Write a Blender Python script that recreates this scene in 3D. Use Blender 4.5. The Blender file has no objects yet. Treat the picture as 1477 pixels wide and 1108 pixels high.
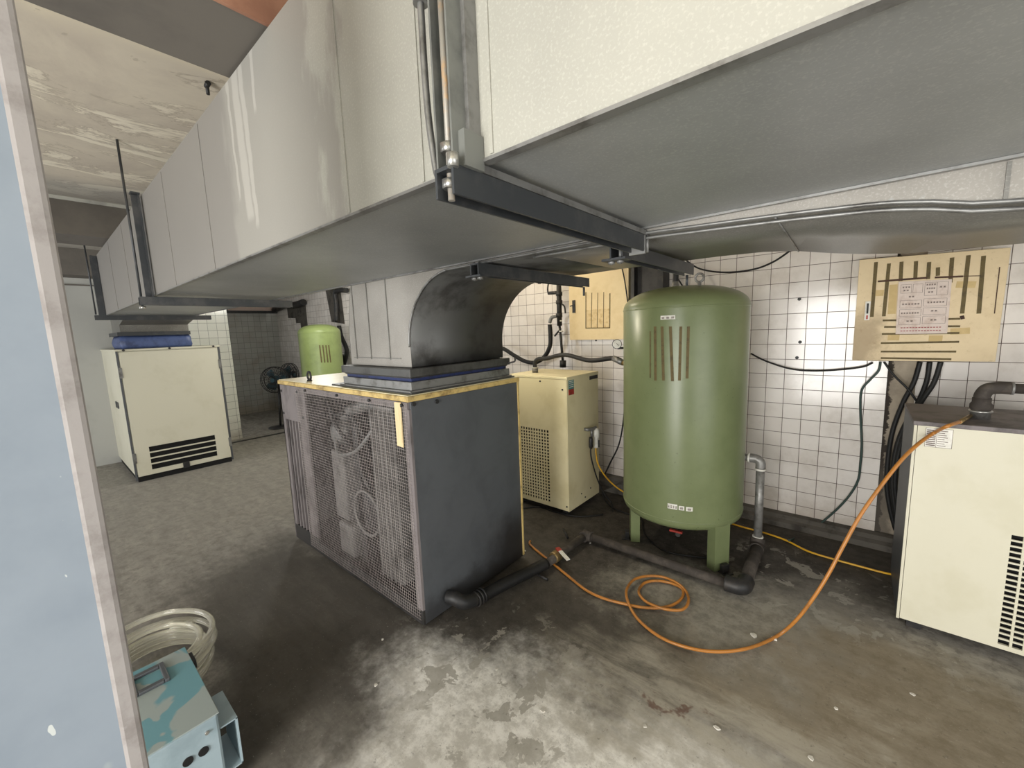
import bpy, bmesh, math, random
from mathutils import Vector, Matrix
random.seed(7)
D = bpy.data; S = bpy.context.scene; COL = S.collection

# ---------------------------------------------------------------- camera
FPX, PITCH, ROLL, YAW, CAMH = 589.595, 0.13177, -0.03682, -0.70597, 1.5
sy_, cy_ = math.sin(YAW), math.cos(YAW)
FW = Vector((sy_*math.cos(PITCH), cy_*math.cos(PITCH), -math.sin(PITCH)))
RT = Vector((cy_, -sy_, 0)); UP = RT.cross(FW)
R2 = RT*math.cos(ROLL)+UP*math.sin(ROLL); U2 = -RT*math.sin(ROLL)+UP*math.cos(ROLL)
CP = Vector((0, 0, CAMH))
cam = D.cameras.new('camera'); cam.sensor_fit = 'HORIZONTAL'; cam.sensor_width = 36
cam.lens = FPX/1477*36; cam.clip_start = 0.02
co = D.objects.new('camera', cam); COL.objects.link(co)
M = Matrix((R2, U2, -FW)).transposed().to_4x4(); M.translation = CP
co.matrix_world = M; S.camera = co
def at(ax, v, x, y):
    """surveyed point: where the sight line through a photo point meets the plane axis=v"""
    d = FW+R2*(x-738.5)/FPX-U2*(y-554)/FPX
    return CP+d*((v-CP[ax])/d[ax])

# ---------------------------------------------------------------- light
w = D.worlds.new('world'); S.world = w; w.use_nodes = True
w.node_tree.nodes['Background'].inputs[0].default_value = (0.95, 0.98, 1.0, 1)
w.node_tree.nodes['Background'].inputs[1].default_value = 1.6
def area(name, loc, target, sx, sy, power, color):
    l = D.lights.new(name, 'AREA'); l.shape = 'RECTANGLE'; l.size = sx; l.size_y = sy; l.energy = power; l.color = color
    o = D.objects.new(name, l); COL.objects.link(o); o.location = loc
    o.rotation_euler = (Vector(target)-Vector(loc)).to_track_quat('-Z', 'Y').to_euler()
area('daylight_doorway', (-0.37, -2.72, 1.0), (-0.37, 2.0, 1.0), 1.7, 1.95, 175, (1.0, 0.98, 0.94))
area('daylight_far_opening', (-5.4, -2.72, 1.2), (-5.8, 2.0, 1.2), 2.6, 2.0, 55, (0.98, 0.98, 1.0))
area('side_fill_light', (2.45, 0.0, 1.2), (-0.4, 3.2, 1.1), 1.8, 1.8, 28, (1.0, 0.95, 0.88))  # fill light added from the right to brighten the tiled wall
def point(name, loc, power, color, r=0.15):
    l = D.lights.new(name, 'POINT'); l.energy = power; l.color = color; l.shadow_soft_size = r
    o = D.objects.new(name, l); COL.objects.link(o); o.location = loc
point('passage_fill_light', (-2.1, 2.15, 1.6), 16, (1.0, 0.9, 0.7), 0.05)  # unseen fill added behind the elbow to brighten the middle dryer
point('wall_fill_light', (-2.5, 2.75, 2.3), 16, (1.0, 0.88, 0.68))  # added unseen warm fill for the tiles behind the elbow duct
point('far_fill_light', (-5.2, 2.4, 2.2), 46, (1.0, 0.99, 0.94))  # added fill hidden by the main duct, lifts the far tile strip
S.view_settings.view_transform = 'Standard'; S.view_settings.look = 'None'
S.view_settings.exposure = 0.0; S.view_settings.gamma = 1.0; S.view_settings.use_curve_mapping = False

# ---------------------------------------------------------------- materials
def srgb(r, g, b):
    f = lambda c: (c/255/12.92) if c/255 <= 0.04045 else ((c/255+0.055)/1.055)**2.4
    return (f(r), f(g), f(b), 1)
class NT:
    def __init__(s, name):
        s.m = D.materials.new(name); s.m.use_nodes = True; s.t = s.m.node_tree; s.n = s.t.nodes
        s.b = s.n['Principled BSDF']; s.pos = s.new('ShaderNodeNewGeometry').outputs['Position']
    def new(s, k, **kw):
        x = s.n.new(k)
        for a, b in kw.items(): setattr(x, a, b)
        return x
    def put(s, sock, v):
        if isinstance(v, bpy.types.NodeSocket): s.t.links.new(v, sock)
        elif v is not None: sock.default_value = v
    def math(s, op, a, b=None, clamp=False):
        x = s.new('ShaderNodeMath', operation=op); x.use_clamp = clamp
        s.put(x.inputs[0], a); s.put(x.inputs[1], b); return x.outputs[0]
    def sep(s, v=None):
        x = s.new('ShaderNodeSeparateXYZ'); s.put(x.inputs[0], v or s.pos); return x.outputs
    def vm(s, op, a, b):
        x = s.new('ShaderNodeVectorMath', operation=op); s.put(x.inputs[0], a); s.put(x.inputs[1], b); return x
    def scale(s, vec, k):
        return s.vm('MULTIPLY', vec, k).outputs[0]
    def noise(s, scale, detail=4, rough=0.6, vec=None, dist=0.0, col=False):
        x = s.new('ShaderNodeTexNoise'); s.put(x.inputs['Vector'], vec or s.pos)
        x.inputs['Scale'].default_value = scale; x.inputs['Detail'].default_value = detail
        x.inputs['Roughness'].default_value = rough; x.inputs['Distortion'].default_value = dist
        return x.outputs[1 if col else 0]
    def step(s, v, a, b, lo=0.0, hi=1.0):
        x = s.new('ShaderNodeMapRange'); x.interpolation_type = 'SMOOTHSTEP'
        for i, q in enumerate((v, a, b, lo, hi)): s.put(x.inputs[i], q)
        return x.outputs[0]
    def mix(s, f, a, b):
        x = s.new('ShaderNodeMix', data_type='RGBA'); s.put(x.inputs[0], f); s.put(x.inputs[6], a); s.put(x.inputs[7], b)
        return x.outputs[2]
    def blob(s, pos, c, r, soft=0.5):
        """1 inside an ellipse, 0 outside"""
        d = s.vm('MULTIPLY', s.vm('SUBTRACT', pos, c).outputs[0], tuple(1/k for k in r))
        l = s.vm('LENGTH', d.outputs[0], None).outputs['Value']
        return s.step(l, 1-soft, 1+soft, 1, 0)
    def done(s, col, rough=0.5, metal=0.0, bump=None, bs=0.2, bd=0.01, spec=None):
        s.put(s.b.inputs['Base Color'], col); s.put(s.b.inputs['Roughness'], rough); s.put(s.b.inputs['Metallic'], metal)
        if spec is not None: s.put(s.b.inputs['Specular IOR Level'], spec)
        if bump is not None:
            x = s.new('ShaderNodeBump'); x.inputs['Strength'].default_value = bs; x.inputs['Distance'].default_value = bd
            s.put(x.inputs['Height'], bump); s.put(s.b.inputs['Normal'], x.outputs[0])
        return s.m
def paint(name, c, c2=None, sc=6, rough=0.5, metal=0.0, amt=1.0, lo=0.45, hi=0.7, stretch=(1, 1, 1), fine=0.0, bs=0.15):
    """worn coat: colour c with blotches of c2"""
    t = NT(name); c = srgb(*c); c2 = srgb(*(c2 or c)) if not isinstance(c2, tuple) or len(c2) == 3 else c2
    v = t.scale(t.pos, stretch)
    n = t.noise(sc, 6, 0.65, v)
    col = t.mix(t.math('MULTIPLY', t.step(n, lo, hi), amt), c, c2)
    f = t.noise(180, 2, 0.5)
    if fine: col = t.mix(t.step(f, 0.55, 0.75, 0, fine), col, c2)
    return t.done(col, rough, metal, n, bs, 0.003)
MT = {}
MT['cream'] = paint('cream_enamel', (222, 212, 174), (200, 188, 144), 3, 0.42, amt=0.6, fine=0.08)
MT['cream_pale'] = paint('pale_cream_enamel', (206, 202, 182), (194, 189, 164), 4, 0.42, amt=0.5, fine=0.1)
MT['cream_far'] = paint('dull_cream_enamel', (204, 201, 182), (188, 184, 162), 3, 0.5, amt=0.5)
MT['cream_rim'] = paint('yellowed_rim', (206, 180, 116), (120, 95, 55), 14, 0.55, amt=0.8)
MT['dark'] = paint('dark_void', (9, 9, 9), (16, 15, 15), 9, 0.9)
MT['unit_front'] = paint('dusty_grey_steel', (120, 113, 113), (76, 71, 70), 7, 0.6, amt=0.9, stretch=(1, 1, .5))
def m_side():
    t = NT('sooty_slate_paint'); n = t.noise(5, 6, 0.65, dist=0.5)
    col = t.mix(t.step(n, 0.4, 0.7, 0, 0.6), srgb(84, 87, 91), srgb(70, 73, 77))
    p = t.vm('ADD', t.pos, t.scale(t.vm('SUBTRACT', t.noise(3, 6, 0.7, col=True), (.5, .5, .5)).outputs[0], (0, .5, .5))).outputs[0]
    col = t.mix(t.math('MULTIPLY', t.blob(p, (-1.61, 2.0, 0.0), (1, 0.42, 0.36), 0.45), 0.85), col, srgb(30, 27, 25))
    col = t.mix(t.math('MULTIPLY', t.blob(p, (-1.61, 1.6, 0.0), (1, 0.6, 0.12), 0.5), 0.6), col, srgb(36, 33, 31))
    return t.done(col, 0.42, 0, n, 0.05)
MT['unit_panel'] = m_side()
MT['unit_side'] = paint('slate_blue_grey_paint', (80, 83, 87), (68, 71, 75), 3, 0.42, amt=0.6)
MT['wire'] = paint('dusty_wire', (166, 158, 154), (128, 120, 117), 10, 0.55)
MT['black'] = paint('black_rubber', (15, 15, 16), (28, 27, 26), 12, 0.6)
MT['black_metal'] = paint('black_iron', (40, 40, 41), (62, 58, 54), 14, 0.5, metal=0.2)
MT['chan'] = paint('dark_channel_steel', (62, 65, 68), (84, 84, 84), 9, 0.45, metal=0.3)
MT['rail'] = paint('old_galvanised', (134, 134, 132), (92, 90, 87), 12, 0.42, metal=0.5)
MT['galv'] = paint('galvanised_pipe', (142, 141, 138), (108, 106, 102), 20, 0.42, metal=0.4)
MT['steel'] = paint('bright_steel', (190, 190, 186), (140, 138, 134), 25, 0.3, metal=0.8)
MT['brass'] = paint('dull_brass', (150, 128, 88), (110, 95, 70), 25, 0.4, metal=0.7)
MT['white'] = paint('white_sticker', (226, 224, 216), (205, 202, 192), 20, 0.6)
MT['paper'] = paint('pasted_paper', (214, 200, 190), (196, 178, 166), 16, 0.8)
MT['ink'] = paint('printed_ink', (92, 78, 72), (120, 104, 98), 60, 0.8)
MT['tape'] = paint('tape_residue', (98, 84, 48), (72, 60, 34), 30, 0.7, amt=0.9)
MT['tape_dark'] = paint('dark_scorched_tape', (72, 44, 26), (50, 30, 20), 30, 0.7)
MT['ghost'] = paint('faded_tape_ghost', (196, 172, 122), (206, 182, 132), 20, 0.8)
MT['hose'] = paint('amber_hose', (176, 116, 50), (126, 84, 42), 9, 0.35, amt=0.7)
MT['yellow'] = paint('yellow_tube', (214, 164, 40), (180, 132, 40), 9, 0.4)
MT['green_cable'] = paint('dark_green_cable', (38, 62, 56), (52, 66, 60), 9, 0.5)
MT['chan_pale'] = paint('pale_channel_steel', (120, 122, 118), (96, 98, 96), 9, 0.45, metal=0.3)
MT['rusty'] = paint('rust_spotted_steel', (150, 146, 138), (188, 150, 106), 30, 0.5, metal=0.3)
MT['blue_dark'] = paint('dark_blue_gasket', (34, 46, 92), (24, 30, 56), 20, 0.6)
MT['blue'] = paint('blue_canvas', (74, 90, 132), (48, 60, 96), 9, 0.45, amt=1)
MT['red'] = paint('red_plastic', (168, 52, 40), (120, 40, 30), 20, 0.5)
MT['teal'] = paint('teal_sticker', (76, 130, 128), (50, 90, 100), 40, 0.5)
MT['wood'] = paint('bare_wood', (226, 204, 160), (204, 178, 132), 10, 0.6, stretch=(8, 8, 1))
MT['fan'] = paint('fan_blade_teal', (58, 86, 96), (40, 62, 72), 8, 0.4)
MT['duct_dark'] = paint('sooty_duct', (84, 84, 82), (48, 46, 44), 5, 0.45, metal=0.35, amt=0.9)
MT['chip'] = paint('plaster_chip', (206, 202, 192), (180, 176, 166), 30, 0.9)
MT['filter'] = paint('ribbed_cooler_fins', (122, 119, 116), (90, 87, 84), 9, 0.5, metal=0.2)
MT['machine'] = paint('greasy_machinery', (52, 50, 49), (30, 29, 28), 12, 0.5)
MT['curb'] = paint('dirty_cement', (84, 80, 74), (46, 42, 38), 9, 0.9, amt=0.9, bs=0.5)
MT['grime'] = paint('grimy_pipe', (58, 52, 47), (84, 77, 69), 14, 0.8, amt=0.9)

def m_glass():
    t = NT('clear_vinyl'); t.b.inputs['Transmission Weight'].default_value = 0.75; t.b.inputs['IOR'].default_value = 1.4
    return t.done(srgb(240, 238, 225), 0.12)
MT['vinyl'] = m_glass()

def m_tiles(name, tile, tile2, grout, axis, grimy=0.3, rough=0.14):
    t = NT(name); P = t.sep(); u = P[axis]
    def line(c, off, pitch, hw):
        q = t.math('FRACT', t.math('DIVIDE', t.math('SUBTRACT', c, off), pitch))
        dd = t.math('MULTIPLY', t.math('SUBTRACT', 0.5, t.math('ABSOLUTE', t.math('SUBTRACT', q, 0.5))), pitch)
        return t.step(dd, hw*0.7, hw*1.5, 1, 0)
    g = t.math('MAXIMUM', line(u, 0.046-11.1, 0.111, 0.0015), line(P[2], 1.22-10.68, 0.1068, 0.0015))
    cell = t.new('ShaderNodeTexWhiteNoise', noise_dimensions='2D')
    cb = t.new('ShaderNodeCombineXYZ')
    for i, (c, off, p) in enumerate(((u, 0.046-11.1, 0.111), (P[2], 1.22-10.68, 0.1068))):
        t.put(cb.inputs[i], t.math('FLOOR', t.math('DIVIDE', t.math('SUBTRACT', c, off), p)))
    t.put(cell.inputs['Vector'], cb.outputs[0])
    base = t.mix(cell.outputs[0], srgb(*tile), srgb(*tile2))
    n = t.noise(3.2, 6, 0.7)
    dirt = t.math('MULTIPLY', t.step(n, 0.45, 0.75), grimy)
    low = t.math('MULTIPLY', t.step(t.math('ADD', P[2], t.math('MULTIPLY', n, 0.7)), 0.35, 0.75, 1, 0), 0.55)
    base = t.mix(t.math('MAXIMUM', dirt, low), base, srgb(140, 124, 104))
    col = t.mix(g, base, srgb(*grout))
    wav = t.noise(14, 2, 0.5)
    h = t.math('SUBTRACT', t.math('MULTIPLY', wav, 0.12), g)
    return t.done(col, t.math('ADD', t.math('MULTIPLY', g, 0.6), rough), 0, h, 0.35, 0.003)
MT['tile_back'] = m_tiles('white_wall_tiles', (232, 227, 222), (222, 216, 210), (84, 68, 60), 0)
MT['tile_far'] = m_tiles('white_far_tiles', (232, 233, 224), (224, 226, 216), (92, 96, 92), 1, 0.1)
MT['tile_recess'] = m_tiles('grey_recess_tiles', (166, 166, 160), (158, 158, 152), (70, 70, 68), 1, 0.4)

def m_floor():
    t = NT('stained_concrete_floor')
    warp = t.scale(t.vm('SUBTRACT', t.noise(1.7, 6, 0.7, col=True), (0.5, 0.5, 0.5)).outputs[0], (1.3, 1.3, 0))
    p = t.vm('ADD', t.pos, warp).outputs[0]
    big = t.noise(1.1, 6, 0.65); fine = t.noise(14, 8, 0.75); grain = t.noise(90, 4, 0.7)
    streak = t.noise(5, 6, 0.7, t.scale(t.pos, (0.6, 2.6, 1)), 0.6)
    col = t.mix(t.step(streak, 0.35, 0.7), srgb(138, 134, 126), srgb(164, 159, 149))
    col = t.mix(t.step(fine, 0.42, 0.66, 0, 0.7), col, srgb(96, 91, 86))
    # far floor is dusty pale
    far = t.blob(p, (-5.2, 0.9, 0), (2.0, 1.5, 1), 0.6)
    col = t.mix(t.math('MULTIPLY', far, 0.45), col, srgb(150, 147, 138))
    # oily dark soil around the machines
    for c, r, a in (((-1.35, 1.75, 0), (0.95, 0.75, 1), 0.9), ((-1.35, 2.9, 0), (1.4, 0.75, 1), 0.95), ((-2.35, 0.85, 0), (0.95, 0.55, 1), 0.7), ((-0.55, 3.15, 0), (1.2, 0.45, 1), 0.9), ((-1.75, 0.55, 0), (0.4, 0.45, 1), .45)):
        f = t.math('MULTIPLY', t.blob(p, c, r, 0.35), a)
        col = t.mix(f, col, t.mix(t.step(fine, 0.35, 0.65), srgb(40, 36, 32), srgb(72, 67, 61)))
    # brown rusty film
    f = t.math('MULTIPLY', t.blob(p, (0.1, 1.95, 0), (0.62, 0.42, 1), 0.5), 0.6)
    col = t.mix(f, col, srgb(122, 107, 80))
    # doorway light painted into the floor as a pale pool, then two paler zones
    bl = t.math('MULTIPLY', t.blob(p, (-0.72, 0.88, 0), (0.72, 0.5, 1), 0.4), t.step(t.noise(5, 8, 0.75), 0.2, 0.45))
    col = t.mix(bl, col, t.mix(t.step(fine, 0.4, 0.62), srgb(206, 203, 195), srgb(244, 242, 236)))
    bl2 = t.math('MULTIPLY', t.blob(p, (-0.1, 1.45, 0), (0.85, 0.34, 1), 0.5), t.step(streak, 0.35, 0.65, 0.2, 0.8))
    col = t.mix(bl2, col, srgb(172, 166, 152))
    bl3 = t.math('MULTIPLY', t.blob(p, (-0.5, 2.25, 0), (0.5, 0.32, 1), 0.5), 0.8)
    col = t.mix(bl3, col, t.mix(t.step(fine, 0.35, 0.65), srgb(118, 115, 108), srgb(158, 154, 144)))
    # peeled flakes with crisp edges
    fl = t.step(t.noise(6.5, 5, 0.62, dist=0.4), 0.565, 0.58)
    zone = t.math('MAXIMUM', t.blob(p, (-1.15, 1.15, 0), (0.5, 0.45, 1), 0.4), t.blob(p, (-0.1, 2.6, 0), (0.6, 0.4, 1), 0.5))
    col = t.mix(t.math('MULTIPLY', t.math('MULTIPLY', fl, zone), 0.75), col, srgb(160, 156, 146))
    sp2 = t.step(t.noise(38, 5, 0.7), 0.6, 0.68, 0, 0.4)
    col = t.mix(sp2, col, srgb(74, 68, 62))
    rust = t.math('MULTIPLY', t.blob(p, (-0.42, 1.52, 0), (0.06, 0.04, 1), 0.5), 0.7)
    col = t.mix(rust, col, srgb(92, 58, 48))
    spk = t.step(grain, 0.62, 0.72, 0, 0.45)
    col = t.mix(spk, col, srgb(186, 182, 172))
    h = t.math('ADD', fine, t.math('MULTIPLY', grain, 0.3))
    return t.done(col, t.step(big, 0.3, 0.7, 0.5, 0.8), 0, h, 0.35, 0.004, 0.35)
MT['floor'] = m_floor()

def m_ceiling():
    t = NT('water_stained_plaster'); p = t.sep()
    n = t.noise(2.0, 7, 0.7, dist=0.5); s_ = t.noise(3.2, 7, 0.72, t.scale(t.pos, (1.0, 0.35, 1)), 0.8)
    col = t.mix(t.step(n, 0.35, 0.7), srgb(206, 197, 180), srgb(188, 178, 164))
    patch = t.math('MULTIPLY', t.step(s_, 0.5, 0.58), t.blob(t.pos, (-3.6, 0.3, 2.6), (1.2, 1.6, 1), 0.4))
    col = t.mix(t.math('MULTIPLY', patch, 0.8), col, srgb(234, 227, 208))
    edge = t.math('MULTIPLY', t.step(t.math('ADD', p[0], t.math('MULTIPLY', n, 0.5)), -1.95, -1.75), 0.8)
    col = t.mix(edge, col, srgb(230, 220, 194))
    ring = t.math('SUBTRACT', 1, t.step(t.math('ABSOLUTE', t.math('SUBTRACT', s_, 0.52)), 0.0, 0.02))
    col = t.mix(t.math('MULTIPLY', ring, 0.35), col, srgb(120, 106, 88))
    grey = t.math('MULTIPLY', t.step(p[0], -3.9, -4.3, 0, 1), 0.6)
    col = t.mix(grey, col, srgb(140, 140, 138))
    return t.done(col, 0.9, 0, n, 0.2, 0.01)
MT['ceiling'] = m_ceiling()
MT['beam'] = paint('grey_formwork_concrete', (104, 99, 92), (84, 80, 76), 3, 0.9, amt=0.6)
MT['beam_rust'] = paint('red_brown_plaster', (168, 124, 100), (140, 98, 78), 5, 0.9, amt=0.8)
MT['beam_edge'] = paint('pale_cement_arris', (176, 176, 168), (150, 150, 144), 6, 0.9)
MT['plaster'] = paint('grey_white_plaster', (176, 176, 170), (158, 157, 150), 1.6, 0.9, amt=0.8)
MT['strip'] = paint('bare_cement_strip', (168, 156, 138), (96, 88, 78), 5, 0.9, amt=0.9, bs=0.4)
MT['pink'] = paint('pinkish_plaster', (216, 194, 182), (190, 160, 146), 3, 0.9)

def m_duct(name, base, dark, streaks=False, gl=0.42, metal=0.3):
    t = NT(name); p = t.sep()
    n = t.noise(1.6, 5, 0.6); f = t.noise(220, 2, 0.6); bl = t.noise(26, 4, 0.6)
    col = t.mix(t.step(n, 0.35, 0.7), srgb(*base), srgb(*dark))
    sp = t.new('ShaderNodeTexVoronoi'); sp.inputs['Scale'].default_value = 34; t.put(sp.inputs['Vector'], t.vm('ADD', t.pos, t.scale(t.noise(30, 3, .6, col=True), (.03, .03, .03))).outputs[0])
    spot = t.step(sp.outputs['Distance'], 0.24, 0.12)
    spot = t.math('MULTIPLY', spot, t.step(bl, 0.5, 0.6, 0, 0.08 if streaks else 0.4))
    col = t.mix(spot, col, srgb(150, 152, 150))
    col = t.mix(t.step(f, 0.5, 0.7, 0, 0.12), col, srgb(230, 228, 220))
    if streaks:
        # old grime on the far half of the side sheet, with runs of water down it
        wob = t.math('MULTIPLY', t.math('SUBTRACT', t.noise(4.5, 5, 0.6, t.scale(t.pos, (1, 1, 0.35))), 0.5), 0.55)
        g = t.step(t.math('ADD', p[0], wob), -0.98, -1.02)
        col = t.mix(t.math('MULTIPLY', g, 0.75), col, srgb(136, 133, 127))
        g2 = t.step(t.math('ADD', p[0], t.math('MULTIPLY', wob, 0.7)), -1.62, -1.68)
        col = t.mix(t.math('MULTIPLY', g2, 0.6), col, srgb(120, 116, 112))
        xx = t.math('ADD', p[0], t.math('MULTIPLY', t.math('SUBTRACT', t.noise(7, 4, 0.6, t.scale(t.pos, (1, 1, 0.6))), 0.5), 0.08))
        for xc, wd, z0 in ((-1.53, 0.035, 1.87), (-1.475, 0.022, 1.84), (-1.38, 0.018, 2.15), (-1.60, 0.012, 1.95)):
            a = t.step(t.math('ABSOLUTE', t.math('SUBTRACT', xx, xc)), wd, wd*0.55)
            a = t.math('MULTIPLY', a, t.step(p[2], z0, z0+0.03))
            col = t.mix(t.math('MULTIPLY', a, 0.75), col, srgb(170, 167, 160))
    return t.done(col, gl, metal, t.math('ADD', n, t.math('MULTIPLY', bl, 0.2)), 0.12, 0.01)
MT['duct_side'] = m_duct('galvanised_duct_side', (163, 162, 153), (151, 150, 142), True, 0.55, 0.05)
MT['duct_bottom'] = m_duct('galvanised_duct_underside', (158, 160, 159), (140, 142, 141), gl=0.45, metal=0.3)
MT['duct2'] = m_duct('galvanised_branch_duct', (128, 127, 122), (104, 102, 97), gl=0.38, metal=0.4)

def m_tank():
    t = NT('green_tank_enamel'); n = t.noise(5, 6, 0.65); f = t.noise(60, 3, 0.6); g = t.noise(300, 2, .5)
    col = t.mix(t.step(n, 0.4, 0.7, 0, 0.6), srgb(115, 125, 88), srgb(102, 112, 76))
    col = t.mix(t.step(f, 0.68, 0.74, 0, 0.6), col, srgb(70, 78, 50))
    return t.done(col, 0.32, 0, g, 0.05, 0.002)
MT['tank'] = m_tank()
MT['tank_far'] = paint('light_green_tank_enamel', (142, 158, 98), (130, 146, 90), 5, 0.4)

def m_column():
    t = NT('chipped_pale_blue_paint'); n = t.noise(3, 6, 0.6); sp = t.noise(40, 2, 0.4, t.scale(t.pos, (1, 1.6, 0.8)))
    col = t.mix(t.step(n, 0.4, 0.7), srgb(146, 157, 170), srgb(130, 142, 156))
    col = t.mix(t.step(sp, 0.72, 0.735), col, srgb(206, 212, 212))
    big = t.step(t.noise(6, 4, 0.55, t.scale(t.pos, (1, 2, 0.8))), 0.66, 0.7, 0, 0.5)
    col = t.mix(big, col, srgb(182, 190, 188))
    return t.done(col, 0.55, 0, n, 0.1, 0.004)
MT['column'] = m_column()
MT['column_edge'] = paint('worn_column_edge', (162, 157, 156), (140, 134, 132), 22, 0.6)
def m_machine_top():
    t = NT('dusty_teal_enamel'); n = t.noise(6, 3, 0.5, dist=0.6)
    return t.done(t.mix(t.step(n, 0.49, 0.53), srgb(104, 148, 158), srgb(150, 160, 158)), 0.45, 0, n, 0.05)
MT['teal_box'] = m_machine_top()
MT['grey_blue'] = paint('pale_blue_grey_enamel', (158, 176, 184), (140, 158, 166), 6, 0.5)
MT['curb_tile'] = MT['curb']

# ---------------------------------------------------------------- mesh helpers
class MB:
    def __init__(s): s.bm = bmesh.new()
    def box(s, x0, x1, y0, y1, z0, z1):
        vs = [s.bm.verts.new(p) for p in ((x0,y0,z0),(x1,y0,z0),(x1,y1,z0),(x0,y1,z0),(x0,y0,z1),(x1,y0,z1),(x1,y1,z1),(x0,y1,z1))]
        for f in ((0,3,2,1),(4,5,6,7),(0,1,5,4),(1,2,6,5),(2,3,7,6),(3,0,4,7)): s.bm.faces.new([vs[i] for i in f])
        return s
    def bar(s, a, b, w, h, up=(0, 0, 1)):
        a, b = Vector(a), Vector(b); d = (b-a).normalized(); up = Vector(up)
        u = d.cross(up)
        if u.length < 1e-4: u = d.cross(Vector((1, 0, 0)))
        u.normalize(); v = u.cross(d)
        r = []
        for q in (a, b):
            r.append([s.bm.verts.new(q+u*i*w/2+v*j*h/2) for i, j in ((-1,-1),(1,-1),(1,1),(-1,1))])
        s.bm.faces.new(r[0]); s.bm.faces.new(r[1][::-1])
        for i in range(4): s.bm.faces.new([r[0][i], r[1][i], r[1][(i+1)%4], r[0][(i+1)%4]][::-1])
        return s
    def tube(s, pts, r, n=12, smooth=8, closed=False, cap=True):
        P = [Vector(p) for p in pts]
        if smooth and len(P) > 2:
            Q = []; m = len(P)
            for i in range(m if closed else m-1):
                g = lambda k: P[k % m] if closed else P[max(0, min(m-1, k))]
                p0, p1, p2, p3 = g(i-1), g(i), g(i+1), g(i+2)
                for k in range(smooth):
                    t = k/smooth
                    Q.append(0.5*((2*p1)+(-p0+p2)*t+(2*p0-5*p1+4*p2-p3)*t*t+(-p0+3*p1-3*p2+p3)*t**3))
            if not closed: Q.append(P[-1])
            P = Q
        m = len(P); tan = []
        for i in range(m):
            a = P[(i-1) % m] if (closed or i > 0) else P[i]; b = P[(i+1) % m] if (closed or i < m-1) else P[i]
            tan.append((b-a).normalized())
        nrm = tan[0].orthogonal().normalized(); rings = []
        for i in range(m):
            nrm = (nrm-tan[i]*nrm.dot(tan[i])).normalized(); bi = tan[i].cross(nrm)
            rr = r[i] if isinstance(r, list) else r
            rings.append([s.bm.verts.new(P[i]+(nrm*math.cos(2*math.pi*k/n)+bi*math.sin(2*math.pi*k/n))*rr) for k in range(n)])
        for i in range(m if closed else m-1):
            A, B = rings[i], rings[(i+1) % m]
            for k in range(n):
                f = s.bm.faces.new([A[k], A[(k+1) % n], B[(k+1) % n], B[k]]); f.smooth = True
        if cap and not closed: s.bm.faces.new(rings[0][::-1]); s.bm.faces.new(rings[-1])
        return s
    def cyl(s, a, b, r, n=20): return s.tube([a, b], r, n, 0)
    def lathe(s, prof, c, axis='Z', n=48):
        rings = []
        for rad, h in prof:
            ring = []
            for k in range(n):
                a = 2*math.pi*k/n; x, y = rad*math.cos(a), rad*math.sin(a)
                v = (x, y, h) if axis == 'Z' else ((h, x, y) if axis == 'X' else (y, h, x))
                ring.append(s.bm.verts.new(Vector(c)+Vector(v)))
            rings.append(ring)
        for A, B in zip(rings, rings[1:]):
            for k in range(n):
                f = s.bm.faces.new([A[k], A[(k+1) % n], B[(k+1) % n], B[k]]); f.smooth = True
        s.bm.faces.new(rings[0][::-1]); s.bm.faces.new(rings[-1])
        return s
    def prism(s, poly, axis, a, b):
        """poly of 2-D points (the two other axes in order) pushed from a to b along axis"""
        def mk(p, h):
            q = list(p); q.insert(axis, h); return s.bm.verts.new(q)
        A = [mk(p, a) for p in poly]; B = [mk(p, b) for p in poly]; n = len(poly)
        s.bm.faces.new(A); s.bm.faces.new(B[::-1])
        for i in range(n): s.bm.faces.new([A[i], B[i], B[(i+1) % n], A[(i+1) % n]])
        return s
    def quadstrip(s, A, B, smooth=True):
        a = [s.bm.verts.new(p) for p in A]; b = [s.bm.verts.new(p) for p in B]
        for i in range(len(a)-1):
            f = s.bm.faces.new([a[i], a[i+1], b[i+1], b[i]]); f.smooth = smooth
        return a, b
    def build(s, name, mat, parent=None, bevel=0, seg=2, solid=0):
        bmesh.ops.recalc_face_normals(s.bm, faces=s.bm.faces[:])
        if parent is None:
            xs = [v.co for v in s.bm.verts]
            org = Vector(((min(p.x for p in xs)+max(p.x for p in xs))/2, (min(p.y for p in xs)+max(p.y for p in xs))/2, min(p.z for p in xs)))
        else: org = Vector(parent['_o'])
        for v in s.bm.verts: v.co -= org
        me = D.meshes.new(name); s.bm.to_mesh(me); s.bm.free()
        me.materials.append(MT[mat] if isinstance(mat, str) else mat)
        o = D.objects.new(name, me); COL.objects.link(o); o['_o'] = list(org)
        ORG.append(o)
        if parent is None: o.location = org
        else: o.parent = parent
        if solid:
            md = o.modifiers.new('solid', 'SOLIDIFY'); md.thickness = solid; md.offset = 0
        if bevel:
            md = o.modifiers.new('bevel', 'BEVEL'); md.width = bevel; md.segments = seg; md.limit_method = 'ANGLE'
        return o
ORG = []
def tag(o, label, cat, group=None):
    o['label'] = label; o['category'] = cat
    if group: o['group'] = group
    return o
def thing(name, loc, label, cat, group=None):
    o = D.objects.new(name, None); COL.objects.link(o); o.location = loc; o['_o'] = list(loc); o.empty_display_size = 0.1
    ORG.append(o); return tag(o, label, cat, group)
def struct(mb, name, mat, parent=None, **kw):
    o = mb.build(name, mat, parent, **kw); o['kind'] = 'structure'; return o
def lab(o, text): o['label'] = text; return o
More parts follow.
